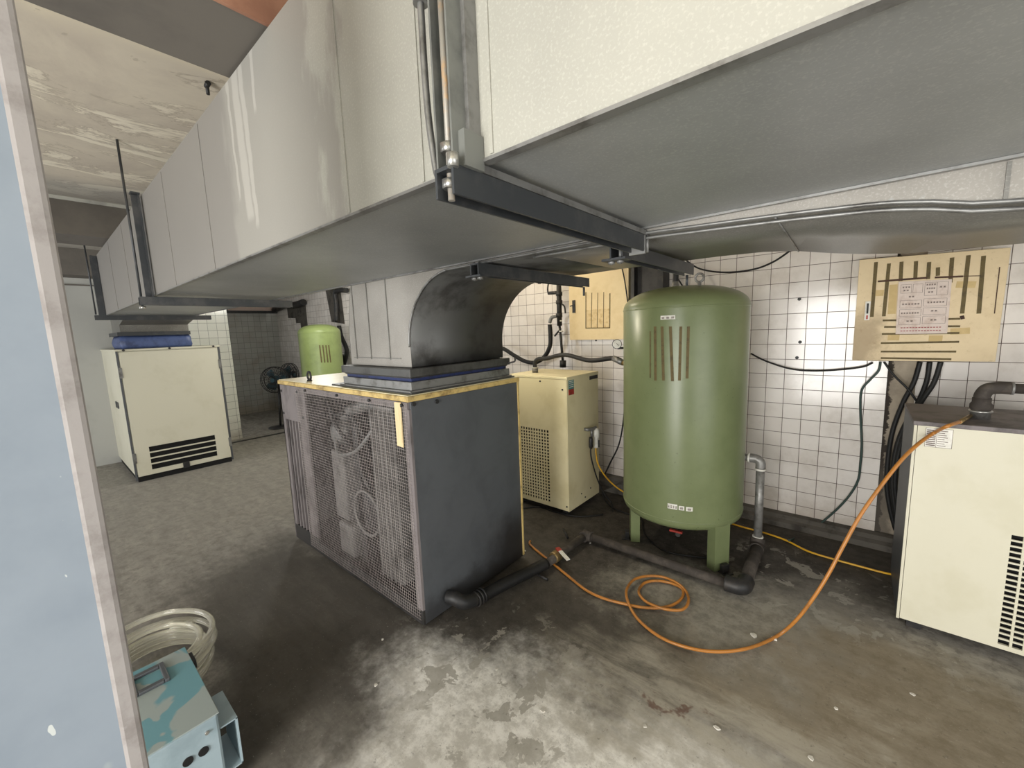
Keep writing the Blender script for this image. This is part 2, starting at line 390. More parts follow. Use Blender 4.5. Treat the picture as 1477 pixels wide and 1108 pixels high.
def copy_tree(o, loc, label=None, parent=None):
    c = o.copy(); COL.objects.link(c)
    if parent: c.parent = parent
    else: c.location = loc; c['_o'] = list(loc)
    if label: c['label'] = label
    for ch in [k for k in D.objects if k.parent == o]: copy_tree(ch, None, None, c)
    return c

# ---------------------------------------------------------------- setting
YB = 3.486; XL = -7.165; XR = 2.6; YF = -2.9; ZC = 2.6
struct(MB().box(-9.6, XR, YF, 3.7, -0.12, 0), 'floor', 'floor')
struct(MB().box(-9.6, XR+0.1, YF, 3.7, ZC, ZC+0.12), 'ceiling', 'ceiling')
def m_strip():
    t = NT('bare_cement_strip_rough'); p = t.sep(); n = t.noise(16, 7, 0.7); b = t.noise(4, 5, .6)
    col = t.mix(t.step(b, 0.35, 0.7), srgb(176, 164, 146), srgb(134, 124, 110))
    e = t.math('ADD', p[0], t.math('MULTIPLY', t.math('SUBTRACT', n, 0.5), 0.11))
    col = t.mix(t.step(e, 0.175, 0.165), col, srgb(56, 49, 43))
    l_ = t.math('MULTIPLY', t.step(t.math('ADD', p[2], b), 1.25, 0.9), t.step(e, 0.235, 0.20))
    return t.done(t.mix(t.math('MULTIPLY', l_, 0.7), col, srgb(84, 78, 70)), 0.9, 0, n, 0.5, 0.01)
MT['strip'] = m_strip()
wb = struct(MB().box(-9.6, XR, YB+0.014, YB+0.2, 0, ZC), 'wall_back', 'strip')
struct(MB().box(-9.45, 0.147, YB, YB+0.0139, 0.02, ZC), 'wall_tiles', 'tile_back', wb)
struct(MB().box(0.278, XR, YB, YB+0.0139, 0.02, ZC), 'wall_tiles', 'tile_back', wb)
struct(MB().prism([(YB, 0), (3.39, 0), (3.40, 0.035), (3.43, 0.05), (3.445, 0.075), (YB, 0.085)], 0, -9.4, XR), 'baseboard_back', 'curb')
struct(MB().box(XR, XR+0.1, 1.7, 3.5, 0, ZC), 'wall_right', 'plaster')
struct(MB().box(-9.6, -6.8, YF-0.12, YF, 0, ZC).box(-4.0, -1.24, YF-0.12, YF, 0, ZC).box(0.5, XR, YF-0.12, YF, 0, ZC).box(-6.8, -4.0, YF-0.12, YF, 2.3, ZC).box(-1.24, 0.5, YF-0.12, YF, 2.0, ZC), 'wall_front', 'plaster')
wl = struct(MB().box(XL-0.12, XL, YF, 1.2, 0, ZC), 'wall_left', 'plaster')
struct(MB().box(XL-0.12, XL, 1.2, 1.97, 0, ZC), 'wall_left_tiles', 'tile_far', wl)
wr = struct(MB().box(-9.55, -9.45, 1.0, YB, 0, ZC), 'wall_recess', 'pink')
struct(MB().box(-9.45, -9.42, 1.0, YB, 0, 2.02), 'wall_recess_tiles', 'tile_recess', wr)
struct(MB().box(-9.45, -9.36, 1.0, YB, 2.02, 2.07), 'trim_1', 'black_metal')
struct(MB().box(-9.45, -9.36, 2.55, 2.6, 2.07, 2.6), 'trim_2', 'beam')
# gutter slit in the floor by the recess
struct(MB().box(-6.99, -6.93, 1.6, YB-0.1, 0.0005, 0.006), 'trim_3', 'black_metal')
b1 = struct(MB().box(-1.585, -1.255, YF, 3.4, 2.33, ZC), 'trim_4', 'beam')
struct(MB().box(-1.2549, -1.243, YF, 3.4, 2.325, ZC), 'beam_face', 'beam_rust', b1)
b2 = struct(MB().box(-5.0, -4.56, YF, 3.4, 2.33, ZC), 'trim_5', 'beam')
struct(MB().box(-4.5599, -4.552, YF, 3.4, 2.575, ZC), 'beam_face', 'beam_edge', b2)
struct(MB().box(XL+0.001, XL+0.3, YF, 1.97, 2.30, ZC), 'trim_6', 'beam')
struct(MB().box(XL+0.001, XL+0.02, YF, 1.19, 2.21, 2.225), 'trim_7', 'beam')
# cement patch where tiles are missing, stepped along the tile courses
struct(MB().prism([(-8.85, 2.12), (-8.0, 2.2), (-8.0, 1.62), (-8.12, 1.62), (-8.12, 1.69), (-8.3, 1.69), (-8.3, 1.78), (-8.5, 1.78), (-8.5, 1.88), (-8.85, 1.9)], 1, YB-0.004, YB-0.0005), 'trim_8', 'curb')
struct(MB().prism([(-7.05, 1.75), (-6.6, 1.70), (-6.66, 2.5), (-7.2, 2.5)], 1, YB-0.003, YB-0.0005), 'trim_9', 'curb')

# ---------------------------------------------------------------- foreground column
t = thing('steel_column', (-0.79, -0.11, 0), 'pale blue painted steel column with chipped paint, close by at the left edge', 'column')
MB().box(-0.72, -0.70, -0.26, 0.024, 0, ZC).build('flange', 'column', t)
MB().box(-0.88, -0.72, -0.125, -0.105, 0, ZC).build('web', 'column', t)
MB().box(-0.90, -0.88, -0.26, 0.018, 0, ZC).build('rear_flange', 'column', t)
lab(MB().box(-0.7203, -0.6985, 0.014, 0.037, 0, ZC).build('flange_edge', 'column_edge', t, bevel=0.006), 'worn pale edge strip')

# ---------------------------------------------------------------- main duct
ZD, ZT, YN, YE = 1.78, 2.32, 0.52, 1.20
t = thing('air_duct', (-2, 0.86, ZD), 'large rectangular galvanised air duct running overhead across the whole room', 'duct')
XE = -5.44
MB().box(XE, 1.9, YN+0.003, YE, ZD, ZT-0.01).build('duct_underside', 'duct_bottom', t)
lab(MB().box(XE, 1.9, YN-0.002, YN+0.0025, ZD-0.003, ZT).build('duct_side', 'duct_side', t), 'pale side sheet with water streaks')
MB().box(XE, 1.9, YN-0.006, YN+0.012, ZD-0.009, ZD-0.0035).build('corner_seam', 'rail', t)
MB().box(XE, 1.9, YE-0.012, YE-0.001, ZD-0.006, ZD-0.0005).build('corner_seam', 'rail', t)
for x in (-4.6, -3.9, -2.6, -1.95, -0.912, -0.639, -0.465, 0.1, 0.7):
    MB().box(x-0.0035, x+0.0035, YN-0.0045, YN-0.002, ZD, ZT-0.01).build('standing_seam', 'duct_side', t)
for x in (-0.512,):
    f = MB().box(x+0.014, x+0.024, YN-0.028, YN-0.0025, ZD-0.02, ZT-0.01).box(x+0.014, x+0.024, YN-0.028, YE, ZD-0.022, ZD-0.0095)
    f.build('joint_flange', 'rail', t)
    MB().box(x-0.052, x-0.044, YN-0.022, YN-0.0025, ZD-0.02, ZT-0.01).box(x-0.052, x-0.044, YN-0.022, YE, ZD-0.018, ZD-0.0095).build('joint_flange', 'rail', t)
MB().box(-3.185, -3.178, YN-0.02, YN-0.0025, ZD-0.02, ZT-0.01).box(-3.185, -3.178, YN-0.02, YE, ZD-0.018, ZD-0.0095).build('joint_flange', 'rail', t)
# far drop of the main duct onto the distant compressor
MB().prism([(-6.3, 2.2), (XE, 2.3), (XE, ZD), (-5.98, 1.70), (-5.98, 1.62), (-6.6, 1.62), (-6.6, 1.9)], 1, 0.66, 1.24).build('drop_transition', 'duct2', t)
MB().box(-6.62, -5.95, 0.63, 1.25, 1.585, 1.625).build('drop_flange', 'chan', t)

def hanger(name, x, y0, y1, z, label, rodz=ZC, side=True, xo=0.0, h=0.045):
    t = thing(name, (x, (y0+y1)/2, z-h), label, 'duct hanger')
    # open C channel under the duct
    c = MB().box(x-0.022, x+0.022, y0, y1, z-0.006, z).box(x-0.022, x-0.017, y0, y1, z-h, z-0.006).box(x+0.017, x+0.022, y0, y1, z-h, z-0.006)
    c.build('channel', 'chan', t)
    return t
# near hanger with its side channel
t = hanger('duct_hanger', -0.512, 0.455, 1.20, ZD-0.023, 'long dark channel hanger nearest the camera crossing under the duct with upright')
MB().box(-0.536, -0.532, 0.462, 0.492, ZD-0.024, ZC).box(-0.500, -0.496, 0.462, 0.492, ZD-0.02, ZC).box(-0.532, -0.500, 0.487, 0.492, ZD-0.02, ZC).build('upright_channel', 'chan_pale', t)
lab(MB().cyl((-0.516, 0.472, ZD-0.07), (-0.516, 0.472, ZD+0.27), 0.0055).build('threaded_rod', 'rusty', t), 'rusty threaded rod')
n = MB(); n.lathe([(0.014, 0), (0.014, 0.014)], (-0.516, 0.472, ZD-0.052), n=6).lathe([(0.014, 0), (0.014, 0.014)], (-0.516, 0.472, ZD+0.002), n=6).lathe([(0.009, 0), (0.009, 0.02)], (-0.49, 0.455, ZD-0.03), n=8)
n.build('nut', 'steel', t)
n = MB(); n.box(-0.536, -0.488, 1.185, 1.192, ZD-0.075, ZD+0.0-0.023).cyl((-0.49, 1.205, ZD-0.07), (-0.49, 1.205, ZD-0.02), 0.005); n.build('end_plate', 'rail', t)
for i, (y, x) in enumerate(((0.66, -0.535), (0.86, -0.535))):
    MB().lathe([(0.009, 0), (0.011, 0.004), (0.006, 0.008)], (x-0.03, y, ZD-0.018), n=12).build('screw', 'black_metal', t)
MB().box(-0.4995, -0.482, 0.474, 0.5165, ZD-0.0235, ZD+0.03).build('filler_plate', 'chan_pale', [o for o in D.objects if o.name.startswith('duct_hanger')][0])  # filler plate added to close the black gap beside the upright
# capillary tube that runs down beside the channel and turns under the duct
t = thing('drain_tube', (-0.575, 0.49, 1.75), 'thin grey metal tube bent round the duct corner beside the near hanger', 'tube')
MB().tube([(-0.576, 0.482, ZC), (-0.576, 0.482, 2.1), (-0.573, 0.480, 1.90), (-0.566, 0.482, 1.80), (-0.562, 0.49, 1.757), (-0.562, 0.53, 1.748), (-0.562, 0.60, 1.750), (-0.561, 0.70, 1.752)], 0.0058, 10).build('tube', 'rail', t)
MB().cyl((-0.576, 0.482, 2.03), (-0.576, 0.482, ZC), 0.0125).build('sleeve', 'rail', t)

t = hanger('duct_hanger', -3.10, 0.44, 1.25, ZD-0.02, 'dark channel hanger under the middle of the duct with a ceiling rod')
MB().box(-3.135, -3.095, 0.50, 0.507, ZD-0.02, ZT-0.0).box(-3.135, -3.13, 0.475, 0.507, ZD-0.02, ZT).box(-3.14, -3.09, 0.47, 0.51, ZT, ZT+0.008).build('upright_channel', 'chan', t)
MB().cyl((-3.135, 0.455, ZD-0.07), (-3.135, 0.455, ZC), 0.006).build('threaded_rod', 'chan', t)
MB().lathe([(0.016, 0), (0.016, 0.016)], (-3.135, 0.455, ZD-0.085), n=6).build('nut', 'steel', t)
t = hanger('duct_hanger', -5.40, 0.44, 1.33, ZD-0.006, 'dark channel hanger at the far end of the duct above the distant compressor')
MB().box(-5.425, -5.38, 0.470, 0.515, ZD-0.05, ZT-0.01).build('upright_channel', 'chan', t)
MB().cyl((-5.40, 0.45, ZD), (-5.40, 0.45, ZC), 0.006).build('threaded_rod', 'chan', t)

# ---------------------------------------------------------------- branch duct with elbow over the main compressor
t = thing('elbow_duct', (-1.95, 1.53, 1.28), 'sooty galvanised elbow duct rising from the central mesh fronted compressor and turning right', 'duct')
XA = -1.665; XO = -2.24; yb = 1.875
def arc(cx, cz, r, a0, a1, n=14): return [(cx+r*math.cos(a0+(a1-a0)*i/n), cz+r*math.sin(a0+(a1-a0)*i/n)) for i in range(n+1)]
inner = [(XA, 1.335)]+arc(XA+0.33, 1.435, 0.33, math.pi, math.pi/2, 16)      # concave curve
inner = [(x, z) for x, z in inner]
front_tail = [(-0.9, 1.766), (-0.52, 1.764), (-0.37, 1.758), (-0.18, 1.749), (-0.07, 1.742), (0.02, 1.735), (0.095, 1.722), (0.2, 1.70), (0.5, 1.688), (1.9, 1.685)]
rear_tail = [(-0.9, 1.770), (-0.6, 1.769), (-0.45, 1.768), (-0.3, 1.763), (-0.2, 1.752), (-0.09, 1.728), (0.0, 1.712), (0.1, 1.70), (0.5, 1.688), (1.9, 1.685)]
inn_f = inner+front_tail; inn_r = inner+rear_tail
outer = [(1.9, 2.30), (-1.4, 2.30)]+arc(-1.4, 1.46, 0.84, math.pi/2, math.pi, 16)+[(XO, 1.335)]
m = MB(); m.quadstrip([(x, YE+0.004, z) for x, z in inn_f[18:]], [(x, yb, z) for x, z in inn_r[18:]]); m.build('branch_underside', 'duct2', t, solid=0.003)
m = MB(); m.quadstrip([(x, YE+0.004, z) for x, z in inn_f[:19]], [(x, yb, z) for x, z in inn_r[:19]])
lab(m.build('curved_throat', 'duct_dark', t, solid=0.003), 'dark sooty curved sheet')
m = MB()
fv = [m.bm.verts.new((x, YE+0.004, z)) for x, z in inn_f+outer]; m.bm.faces.new(fv)
rv = [m.bm.verts.new((x, yb, z)) for x, z in inn_r+outer]; m.bm.faces.new(rv)
MT['elbow_side'] = m_duct('dusty_elbow_side', (156, 152, 145), (132, 128, 121), gl=0.45, metal=0.25)
m.build('side_sheet', 'elbow_side', t)
m = MB(); m.quadstrip([(x, YE+0.004, z) for x, z in outer], [(x, yb, z) for x, z in outer]); m.build('outer_sheet', 'duct2', t, solid=0.003)
# lipped seam along the lower front edge
m = MB(); m.tube([(x, YE-0.004, z) for x, z in inn_f[1:]], 0.0045, 6, 3); m.build('lip_seam', 'rail', t)
m = MB(); m.tube([(x-0.0, YE-0.002, z-0.014) for x, z in inn_f[18:]], 0.0045, 6, 3); m.build('lip_seam', 'rail', t)
m = MB()
for x in (-2.17, -2.02, -1.84): m.box(x-0.0025, x+0.0025, YE-0.0005, YE+0.004, 1.37, ZD-0.006)
m.box(-2.2, -1.75, YE-0.0005, YE+0.004, 1.375, 1.379); m.build('standing_seam', 'duct2', t)
MB().tube([(-0.172, YE+0.004, 1.745), (-0.19, yb, 1.747)], 0.0022, 6, 0).build('cross_seam', 'rail', t)
m = MB(); m.box(0.188, 0.194, YE-0.001, YE+0.004, 1.70, ZD-0.008); m.build('standing_seam', 'duct2', t)
m = MB(); m.box(XO-0.045, XA+0.04, YE-0.04, yb+0.02, 1.29, 1.332); m.build('upper_flange', 'duct_dark', t, bevel=0.004)
m = MB(); m.box(XO-0.03, XA+0.025, YE-0.025, yb+0.01, 1.283, 1.291); m.build('flange_gasket', 'black_metal', t)
lab(MB().box(XO-0.022, XA+0.018, YE-0.018, yb+0.005, 1.268, 1.2835).build('canvas_joint', 'blue_dark', t), 'blue canvas joint')
m = MB(); m.box(XO-0.04, XA+0.035, YE-0.035, yb+0.018, 1.226, 1.268); m.box(XO-0.06, XA+0.045, YE-0.05, yb+0.03, 1.218, 1.227); m.build('lower_flange', 'rail', t, bevel=0.003)
MB().tube([(XA+0.04, yb, 1.30), (XA+0.075, yb+0.02, 1.31), (XA+0.08, yb+0.02, 1.33)], 0.006, 8).build('clamp_bolt', 'black_metal', t)
# two channel hangers under the branch
for x, y0, y1, lb in ((-1.13, 1.13, 1.96, 'short dark channel hanger bolted under the branch duct just right of the elbow'), (-0.595, 1.22, 1.93, 'short dark channel hanger under the branch duct above the green tank')):
    zz = 1.755
    t = hanger('duct_hanger', x, y0, y1, zz, lb)
    for dx in (-0.03, 0.0):
        MB().cyl((x+dx, y0+0.02+0.01, zz-0.06), (x+dx, y0+0.03, zz+0.01), 0.005).build('bolt', 'rail', t)
    m = MB()
    for dx in (-0.03, 0.0): m.lathe([(0.012, 0), (0.012, 0.012)], (x+dx, y0+0.03, zz-0.058), n=6)
    m.build('nut', 'rail', t)
    MB().box(x-0.05, x+0.03, y0, y0+0.05, zz-0.05, zz-0.043).build('clamp_plate', 'chan', t)
    MB().lathe([(0.008, 0), (0.009, 0.004)], (x, (y0+y1)/2, zz-0.052), n=12).build('screw', 'black_metal', t)
    MB().cyl((x, y1-0.02, zz-0.09), (x, y1-0.02, zz-0.045), 0.006).build('threaded_rod', 'chan', t)

# ---------------------------------------------------------------- main compressor
X0, X1, Y0, Y1, ZTOP = -3.15, -1.613, 1.131, 1.95, 1.205
t = thing('air_compressor', ((X0+X1)/2, (Y0+Y1)/2, 0), 'big central compressor with wire mesh front and slate grey side under the elbow duct', 'compressor')
MB().box(X0, X1-0.014, Y0+0.30, Y1-0.002, 0.03, ZTOP-0.03).build('rear_cabinet', 'dark', t)
MB().box(X0, X1-0.014, Y0+0.01, Y0+0.3, 0.02, 0.07).build('base_tray', 'machine', t)
MB().box(X0, X0+0.01, Y0, Y0+0.3, 0.03, ZTOP-0.03).build('end_panel', 'unit_front', t)
lab(MB().box(X1-0.012, X1, Y0+0.012, Y1, 0.02, ZTOP-0.028).build('side_panel', 'unit_panel', t, bevel=0.003), 'flat slate grey side panel')
m = MB(); m.box(X1-0.001, X1+0.006, Y1-0.012, Y1, 0.03, ZTOP-0.02); lab(m.build('edge_trim', 'cream_rim', t), 'cream trim strip at the rear edge')
m = MB(); m.box(X0-0.006, X1+0.008, Y0-0.008, Y1+0.006, ZTOP-0.027, ZTOP); lab(m.build('top_rim', 'cream_rim', t, bevel=0.004), 'yellowed cream rim')
lab(MB().box(X0, X1, Y0, Y1, ZTOP, ZTOP+0.004).build('top_panel', 'cream', t), 'cream top sheet')
MB().box(-2.42, X1-0.01, Y0+0.03, Y1-0.02, ZTOP+0.004, ZTOP+0.012).build('mounting_plate', 'duct_dark', t)
# front: louvred door panel at the left, then mesh opening
dp = MB(); dp.box(X0, -2.755, Y0, Y0+0.014, 0.93, ZTOP-0.03).box(X0, X0+0.05, Y0, Y0+0.014, 0.13, 0.93).box(-2.86, -2.755, Y0, Y0+0.014, 0.13, 0.93)
d = dp.build('front_door', 'unit_front', t)
m = MB()
for i in range(4): m.box(-3.057+i*0.050, -3.042+i*0.050, Y0+0.002, Y0+0.02, 0.13, 0.93)
m.build('louvre_slats', 'unit_front', d)
MB().box(X0+0.01, -2.80, Y0+0.03, Y0+0.04, 0.1, 0.96).build('louvre_backing', 'dark', d)
for x, z in ((-3.12, 1.13), (-2.86, 1.14), (-3.12, 0.97), (-2.8, 0.97)): MB().lathe([(0.009, -0.004), (0.009, 0.0)], (x, Y0, z), 'Y', 12).build('screw', 'black_metal', d)
fr = MB(); fr.box(-2.755, X1-0.012, Y0, Y0+0.014, 1.14, ZTOP-0.03).box(X1-0.045, X1, Y0, Y0+0.014, 0.10, 1.14)
fr.build('mesh_frame', 'unit_front', t)
lab(MB().box(X0, X1, Y0+0.001, Y0+0.013, 0.02, 0.0995).box(X0, -2.755, Y0+0.001, Y0+0.013, 0.0995, 0.1299).build('base_skirt', 'machine', t), 'dark oily base strip')
# machinery seen through the mesh
MB().box(-2.03, -1.83, Y0+0.05, Y0+0.28, 0.13, 1.12).build('cooler_post', 'filter', t)
m = MB()
for i in range(5): m.box(-2.022+i*0.042, -2.012+i*0.042, Y0+0.03, Y0+0.05, 0.13, 1.10)
m.build('cooler_fins', 'filter', t)
MB().box(-2.63, -2.47, Y0+0.08, Y0+0.28, 0.30, 0.76).build('filter_column', 'filter', t, bevel=0.012)
MB().box(-2.58, -2.40, Y0+0.06, Y0+0.28, 0.07, 0.29).build('oil_tank', 'filter', t, bevel=0.02)
MB().lathe([(0.05, -0.1), (0.13, -0.1), (0.155, -0.06), (0.155, 0.08)], (-2.24, Y0+0.2, 0.42), 'Y', 32).build('motor', 'machine', t)
MB().lathe([(0.04, -0.07), (0.075, -0.06), (0.085, 0.0), (0.085, 0.1)], (-2.62, Y0+0.18, 0.86), 'Y', 28).build('pulley', 'rail', t)
MB().tube([(-2.55, Y0+0.16, 0.98), (-2.35, Y0+0.12, 1.05), (-2.2, Y0+0.12, 1.09), (-2.06, Y0+0.12, 1.09), (-2.02, Y0+0.2, 1.0)], 0.038, 12).build('suction_pipe', 'rail', t)
MB().tube([(-2.62, Y0+0.12, 0.84), (-2.5, Y0+0.07, 0.76), (-2.3, Y0+0.07, 0.80), (-2.15, Y0+0.09, 0.92), (-2.1, Y0+0.16, 1.05)], 0.011, 8).build('oil_pipe', 'rail', t)
MB().tube([(-2.72, Y0+0.12, 1.1), (-2.55, Y0+0.1, 1.0), (-2.4, Y0+0.1, 1.02), (-2.3, Y0+0.16, 0.85), (-2.35, Y0+0.2, 0.6)], 0.014, 8).build('oil_pipe', 'black', t)
MB().box(-2.36, -2.3, Y0+0.1, Y0+0.28, 0.07, 0.95).build('bracket', 'machine', t)
# the wires themselves
for k, (px_, pz) in enumerate(((-2.66, 0.5), (-2.42, 0.98), (-2.36, 0.62), (-2.12, 0.3), (-2.70, 0.95))):
    MB().tube([(px_, Y0+0.24, pz), (px_+0.05, Y0+0.12, pz+0.06), (px_+0.13, Y0+0.10, pz-0.02), (px_+0.16, Y0+0.16, pz-0.14), (px_+0.12, Y0+0.26, pz-0.2)], 0.012+0.004*(k % 2), 8).build('machine_hose', 'black' if k % 2 else 'machine', t)
MB().tube([(-2.24+0.14*math.cos(a*math.pi/10), Y0+0.085, 0.42+0.14*math.sin(a*math.pi/10)) for a in range(20)], 0.009, 8, 1, closed=True).build('motor_guard_ring', 'filter', t)
m = MB(); xa, xb, za, zb = -2.88, -1.628, 0.045, 1.165
xs_ = xa
while xs_ <= xb: m.box(xs_-0.0006, xs_+0.0006, Y0-0.0042, Y0-0.003, za, zb); xs_ += 0.0175
zs_ = za
while zs_ <= zb: m.box(xa, xb, Y0-0.0029, Y0-0.0017, zs_-0.0007, zs_+0.0007); zs_ += 0.0175
m.build('wire_mesh', 'wire', t)
for x in (-2.72, -2.3, -1.95, -1.66): MB().lathe([(0.008, -0.012), (0.008, -0.0005)], (x, Y0, 1.16), 'Y', 12).build('screw', 'black_metal', t)
for y, z in ((1.30, 1.155), (1.16, 1.165)): MB().lathe([(0.011, 0.0), (0.011, 0.007)], (X1, y, z), 'X', 14).build('screw', 'black_metal', t)
m = MB(); m.tube([(-2.79+0.024*math.cos(a*math.pi/8), Y0+0.06, ZTOP+0.04+0.028*math.sin(a*math.pi/8)) for a in range(16)], 0.007, 8, 2, closed=True).lathe([(0.018, 0), (0.014, 0.012)], (-2.79, Y0+0.06, ZTOP+0.003), n=12)
m.build('lifting_eye', 'black_metal', t)
m = MB(); m.prism([(-1.712, 1.172), (-1.663, 1.175), (-1.664, 0.952), (-1.712, 0.955)], 1, Y0-0.012, Y0-0.006)
tag(m.build('wooden_strip', 'wood', None), 'pale wooden strip stuck on the wire mesh near the corner of the big compressor', 'strip')

# ---------------------------------------------------------------- floor pipework
t = thing('floor_pipe', (-0.9, 2.36, 0), 'dark grimy steel pipe run across the floor from central compressor to the green tank', 'pipe')
MB().tube([(-1.60, 1.285, 0.10), (-1.56, 1.30, 0.10), (-1.525, 1.33, 0.075), (-1.515, 1.40, 0.055)], 0.036, 16).build('elbow', 'black_metal', t)
m = MB()
for k in range(3): m.lathe([(0.041, -0.006), (0.041, 0.006)], (-1.515, 1.41+k*0.022, 0.052), 'Y', 20)
m.build('hose_clamp', 'black_metal', t)
MB().tube([(-1.515, 1.40, 0.05), (-1.50, 1.55, 0.045), (-1.46, 1.75, 0.042), (-1.42, 1.93, 0.042)], 0.034, 14).build('rubber_sleeve', 'black', t)
MB().cyl((-1.415, 1.93, 0.042), (-1.40, 2.36, 0.042), 0.026, 14).build('pipe_run', 'grime', t)
MB().lathe([(0.034, -0.03), (0.036, -0.02), (0.036, 0.02), (0.034, 0.03)], (-1.415, 2.03, 0.044), 'Y', 16).build('ball_valve', 'brass', t)
h = lab(MB().bar((-1.40, 2.05, 0.085), (-1.30, 2.0, 0.075), 0.024, 0.006).build('valve_handle', 'white', t), 'white and red lever')
MB().bar((-1.422, 2.062, 0.0855), (-1.388, 2.044, 0.0845), 0.027, 0.009).build('handle_grip', 'red', h)
m = MB(); m.lathe([(0.037, -0.04), (0.037, 0.02)], (-1.40, 2.385, 0.042), 'Y', 16); m.lathe([(0.036, -0.02), (0.036, 0.05)], (-1.40, 2.385, 0.042), 'X', 16); m.build('elbow', 'grime', t)
MB().cyl((-1.38, 2.385, 0.042), (-0.46, 2.375, 0.042), 0.027, 16).build('pipe_run', 'grime', t)
m = MB(); m.tube([(-0.50, 2.375, 0.045), (-0.44, 2.378, 0.045), (-0.415, 2.40, 0.045), (-0.412, 2.46, 0.045)], 0.044, 16); m.build('elbow', 'black_metal', t)
MB().cyl((-0.412, 2.44, 0.045), (-0.43, 2.92, 0.045), 0.036, 16).build('pipe_run', 'grime', t)
m = MB(); m.tube([(-0.43, 2.86, 0.045), (-0.434, 2.91, 0.05), (-0.435, 2.93, 0.09)], 0.042, 16); m.build('elbow', 'grime', t)
t2 = thing('riser_pipe', (-0.435, 2.93, 0.09), 'galvanised upright pipe beside the green tank with an elbow into its side', 'pipe')
MB().cyl((-0.435, 2.93, 0.09), (-0.437, 2.93, 0.56), 0.0245, 20).build('pipe', 'galv', t2)
MB().tube([(-0.437, 2.93, 0.555), (-0.439, 2.93, 0.60), (-0.46, 2.93, 0.622), (-0.50, 2.93, 0.623)], 0.029, 16).build('elbow', 'galv', t2)
MB().cyl((-0.498, 2.93, 0.623), (-0.565, 2.925, 0.623), 0.0235, 16).build('nipple', 'galv', t2)
for c_, ax_ in (((-0.435, 2.93, 0.095), 'Z'), ((-0.437, 2.93, 0.552), 'Z'), ((-0.51, 2.93, 0.623), 'X')):
    lab(MB().lathe([(0.0315, 0), (0.0315, 0.012)], c_, ax_, 20).build('coupling_ring', 'white', t2), 'white sealing ring')
for a, b, lb in (((-1.56, 1.78, 0.008), (-1.48, 1.82, 0.008), 'short dark rod offcut lying on the floor by the rubber pipe sleeve'), ((-1.62, 2.38, 0.010), (-1.46, 2.36, 0.010), 'short dark rod offcut lying on the floor behind the red and white valve')):
    a = Vector(a); b = Vector(b)
    if b.y > 2: a, b = at(2, 0.009, 813, 763), at(2, 0.009, 819, 776)
    else: a, b = at(2, 0.009, 774, 828), at(2, 0.009, 790, 836)
    tag(MB().cyl(a, b, 0.008, 10).build('metal_offcut', 'black_metal', None), lb, 'metal offcut')

# ---------------------------------------------------------------- green tank
def tank(cx, cy, R, zb_, zs, top, mat, label, far=False):
    t = thing('air_tank', (cx, cy, 0), label, 'tank')
    pr = [(0.001, zb_-0.02)]
    dz = top-zs; db = 0.10
    pr = [(R*math.sin(a), zb_+db-db*math.cos(a)) for a in [i*math.pi/2/9 for i in range(10)]]
    pr[0] = (0.002, pr[0][1]); pr += [(R, zb_+db+0.01), (R, zs)]
    pr2 = []
    for i in range(1, 15):
        a = i*math.pi/2/14; pr2.append((R*math.cos(a)**0.8 if i < 14 else 0.002, zs+dz*math.sin(a)))
    MB().lathe(pr+pr2, (cx, cy, 0), n=72).build('shell', mat, t)
    for z in (zb_+db+0.015, zs-0.005): MB().lathe([(R-0.002, -0.006), (R+0.003, -0.002), (R+0.003, 0.002), (R-0.002, 0.006)], (cx, cy, z), n=72).build('weld_seam', mat, t)
    return t
CX, CY, R = -0.875, 2.755, 0.374
t = tank(CX, CY, R, 0.20, 1.60, 1.735, 'tank', 'large olive green upright air receiver tank standing in front of the tiled wall')
def patch(m, ang, z0, z1, half, r=R, cx=CX, cy=CY, off=0.0015, ang2=None):
    ang2 = ang if ang2 is None else ang2
    k = 4
    for i in range(k):
        q = []
        for (aa, zz) in ((i, 0), (i+1, 0), (i+1, 1), (i, 1)):
            A = (ang if zz == 0 else ang2)-half+2*half*aa/k
            q.append((cx+(r+off)*math.cos(A), cy+(r+off)*math.sin(A), z1 if zz else z0))
        m.bm.faces.new([m.bm.verts.new(p) for p in q])
    return m
def angz(px, py, r=R, cx=CX, cy=CY):
    """where a sight line meets the tank wall: angle and height"""
    d = FW+R2*(px-738.5)/FPX-U2*(py-554)/FPX
    a = d.x**2+d.y**2; b = -2*(d.x*cx+d.y*cy); c = cx*cx+cy*cy-r*r
    k = (-b-math.sqrt(max(0, b*b-4*a*c)))/(2*a); p = CP+d*k
    return math.atan2(p.y-cy, p.x-cx), p.z
m = MB()
for (xa_, ya), (xb_, yb_), hw in (((938, 478), (938, 545), 0.010), ((945, 471), (945.5, 549), 0.021), ((955, 471), (957, 549), 0.021), ((967, 471), (970, 550), 0.022), ((982, 471), (980, 549), 0.02), ((993, 471), (991, 546), 0.02)):
    a1, z1 = angz(xa_, ya); a0, z0 = angz(xb_, yb_); patch(m, a0, z0, z1, hw, ang2=a1)
lab(m.build('tape_strips', 'tape', t), 'brown tape residue stripes')
def sticker(name, x0, x1, y, hz, marks, t):
    a0, z = angz(x0, y); a1, z_ = angz(x1, y); z = (z+z_)/2
    o = patch(MB(), (a0+a1)/2, z-hz, z+hz, abs(a1-a0)/2, off=0.002).build(name, 'white', t)
    lab(o, 'small white printed sticker')
    m = MB()
    for i in range(marks):
        a = a0+(a1-a0)*(i+0.5)/marks; hw = abs(a1-a0)/marks*0.28
        for dz_, hh in ((0.25, 0.12), (-0.15, 0.14), (-0.5, 0.1)): patch(m, a, z+hz*(dz_-hh), z+hz*(dz_+hh), hw, off=0.003)
    m.build('sticker_print', 'ink', o)
sticker('sticker', 953, 974, 458, 0.011, 3, t)
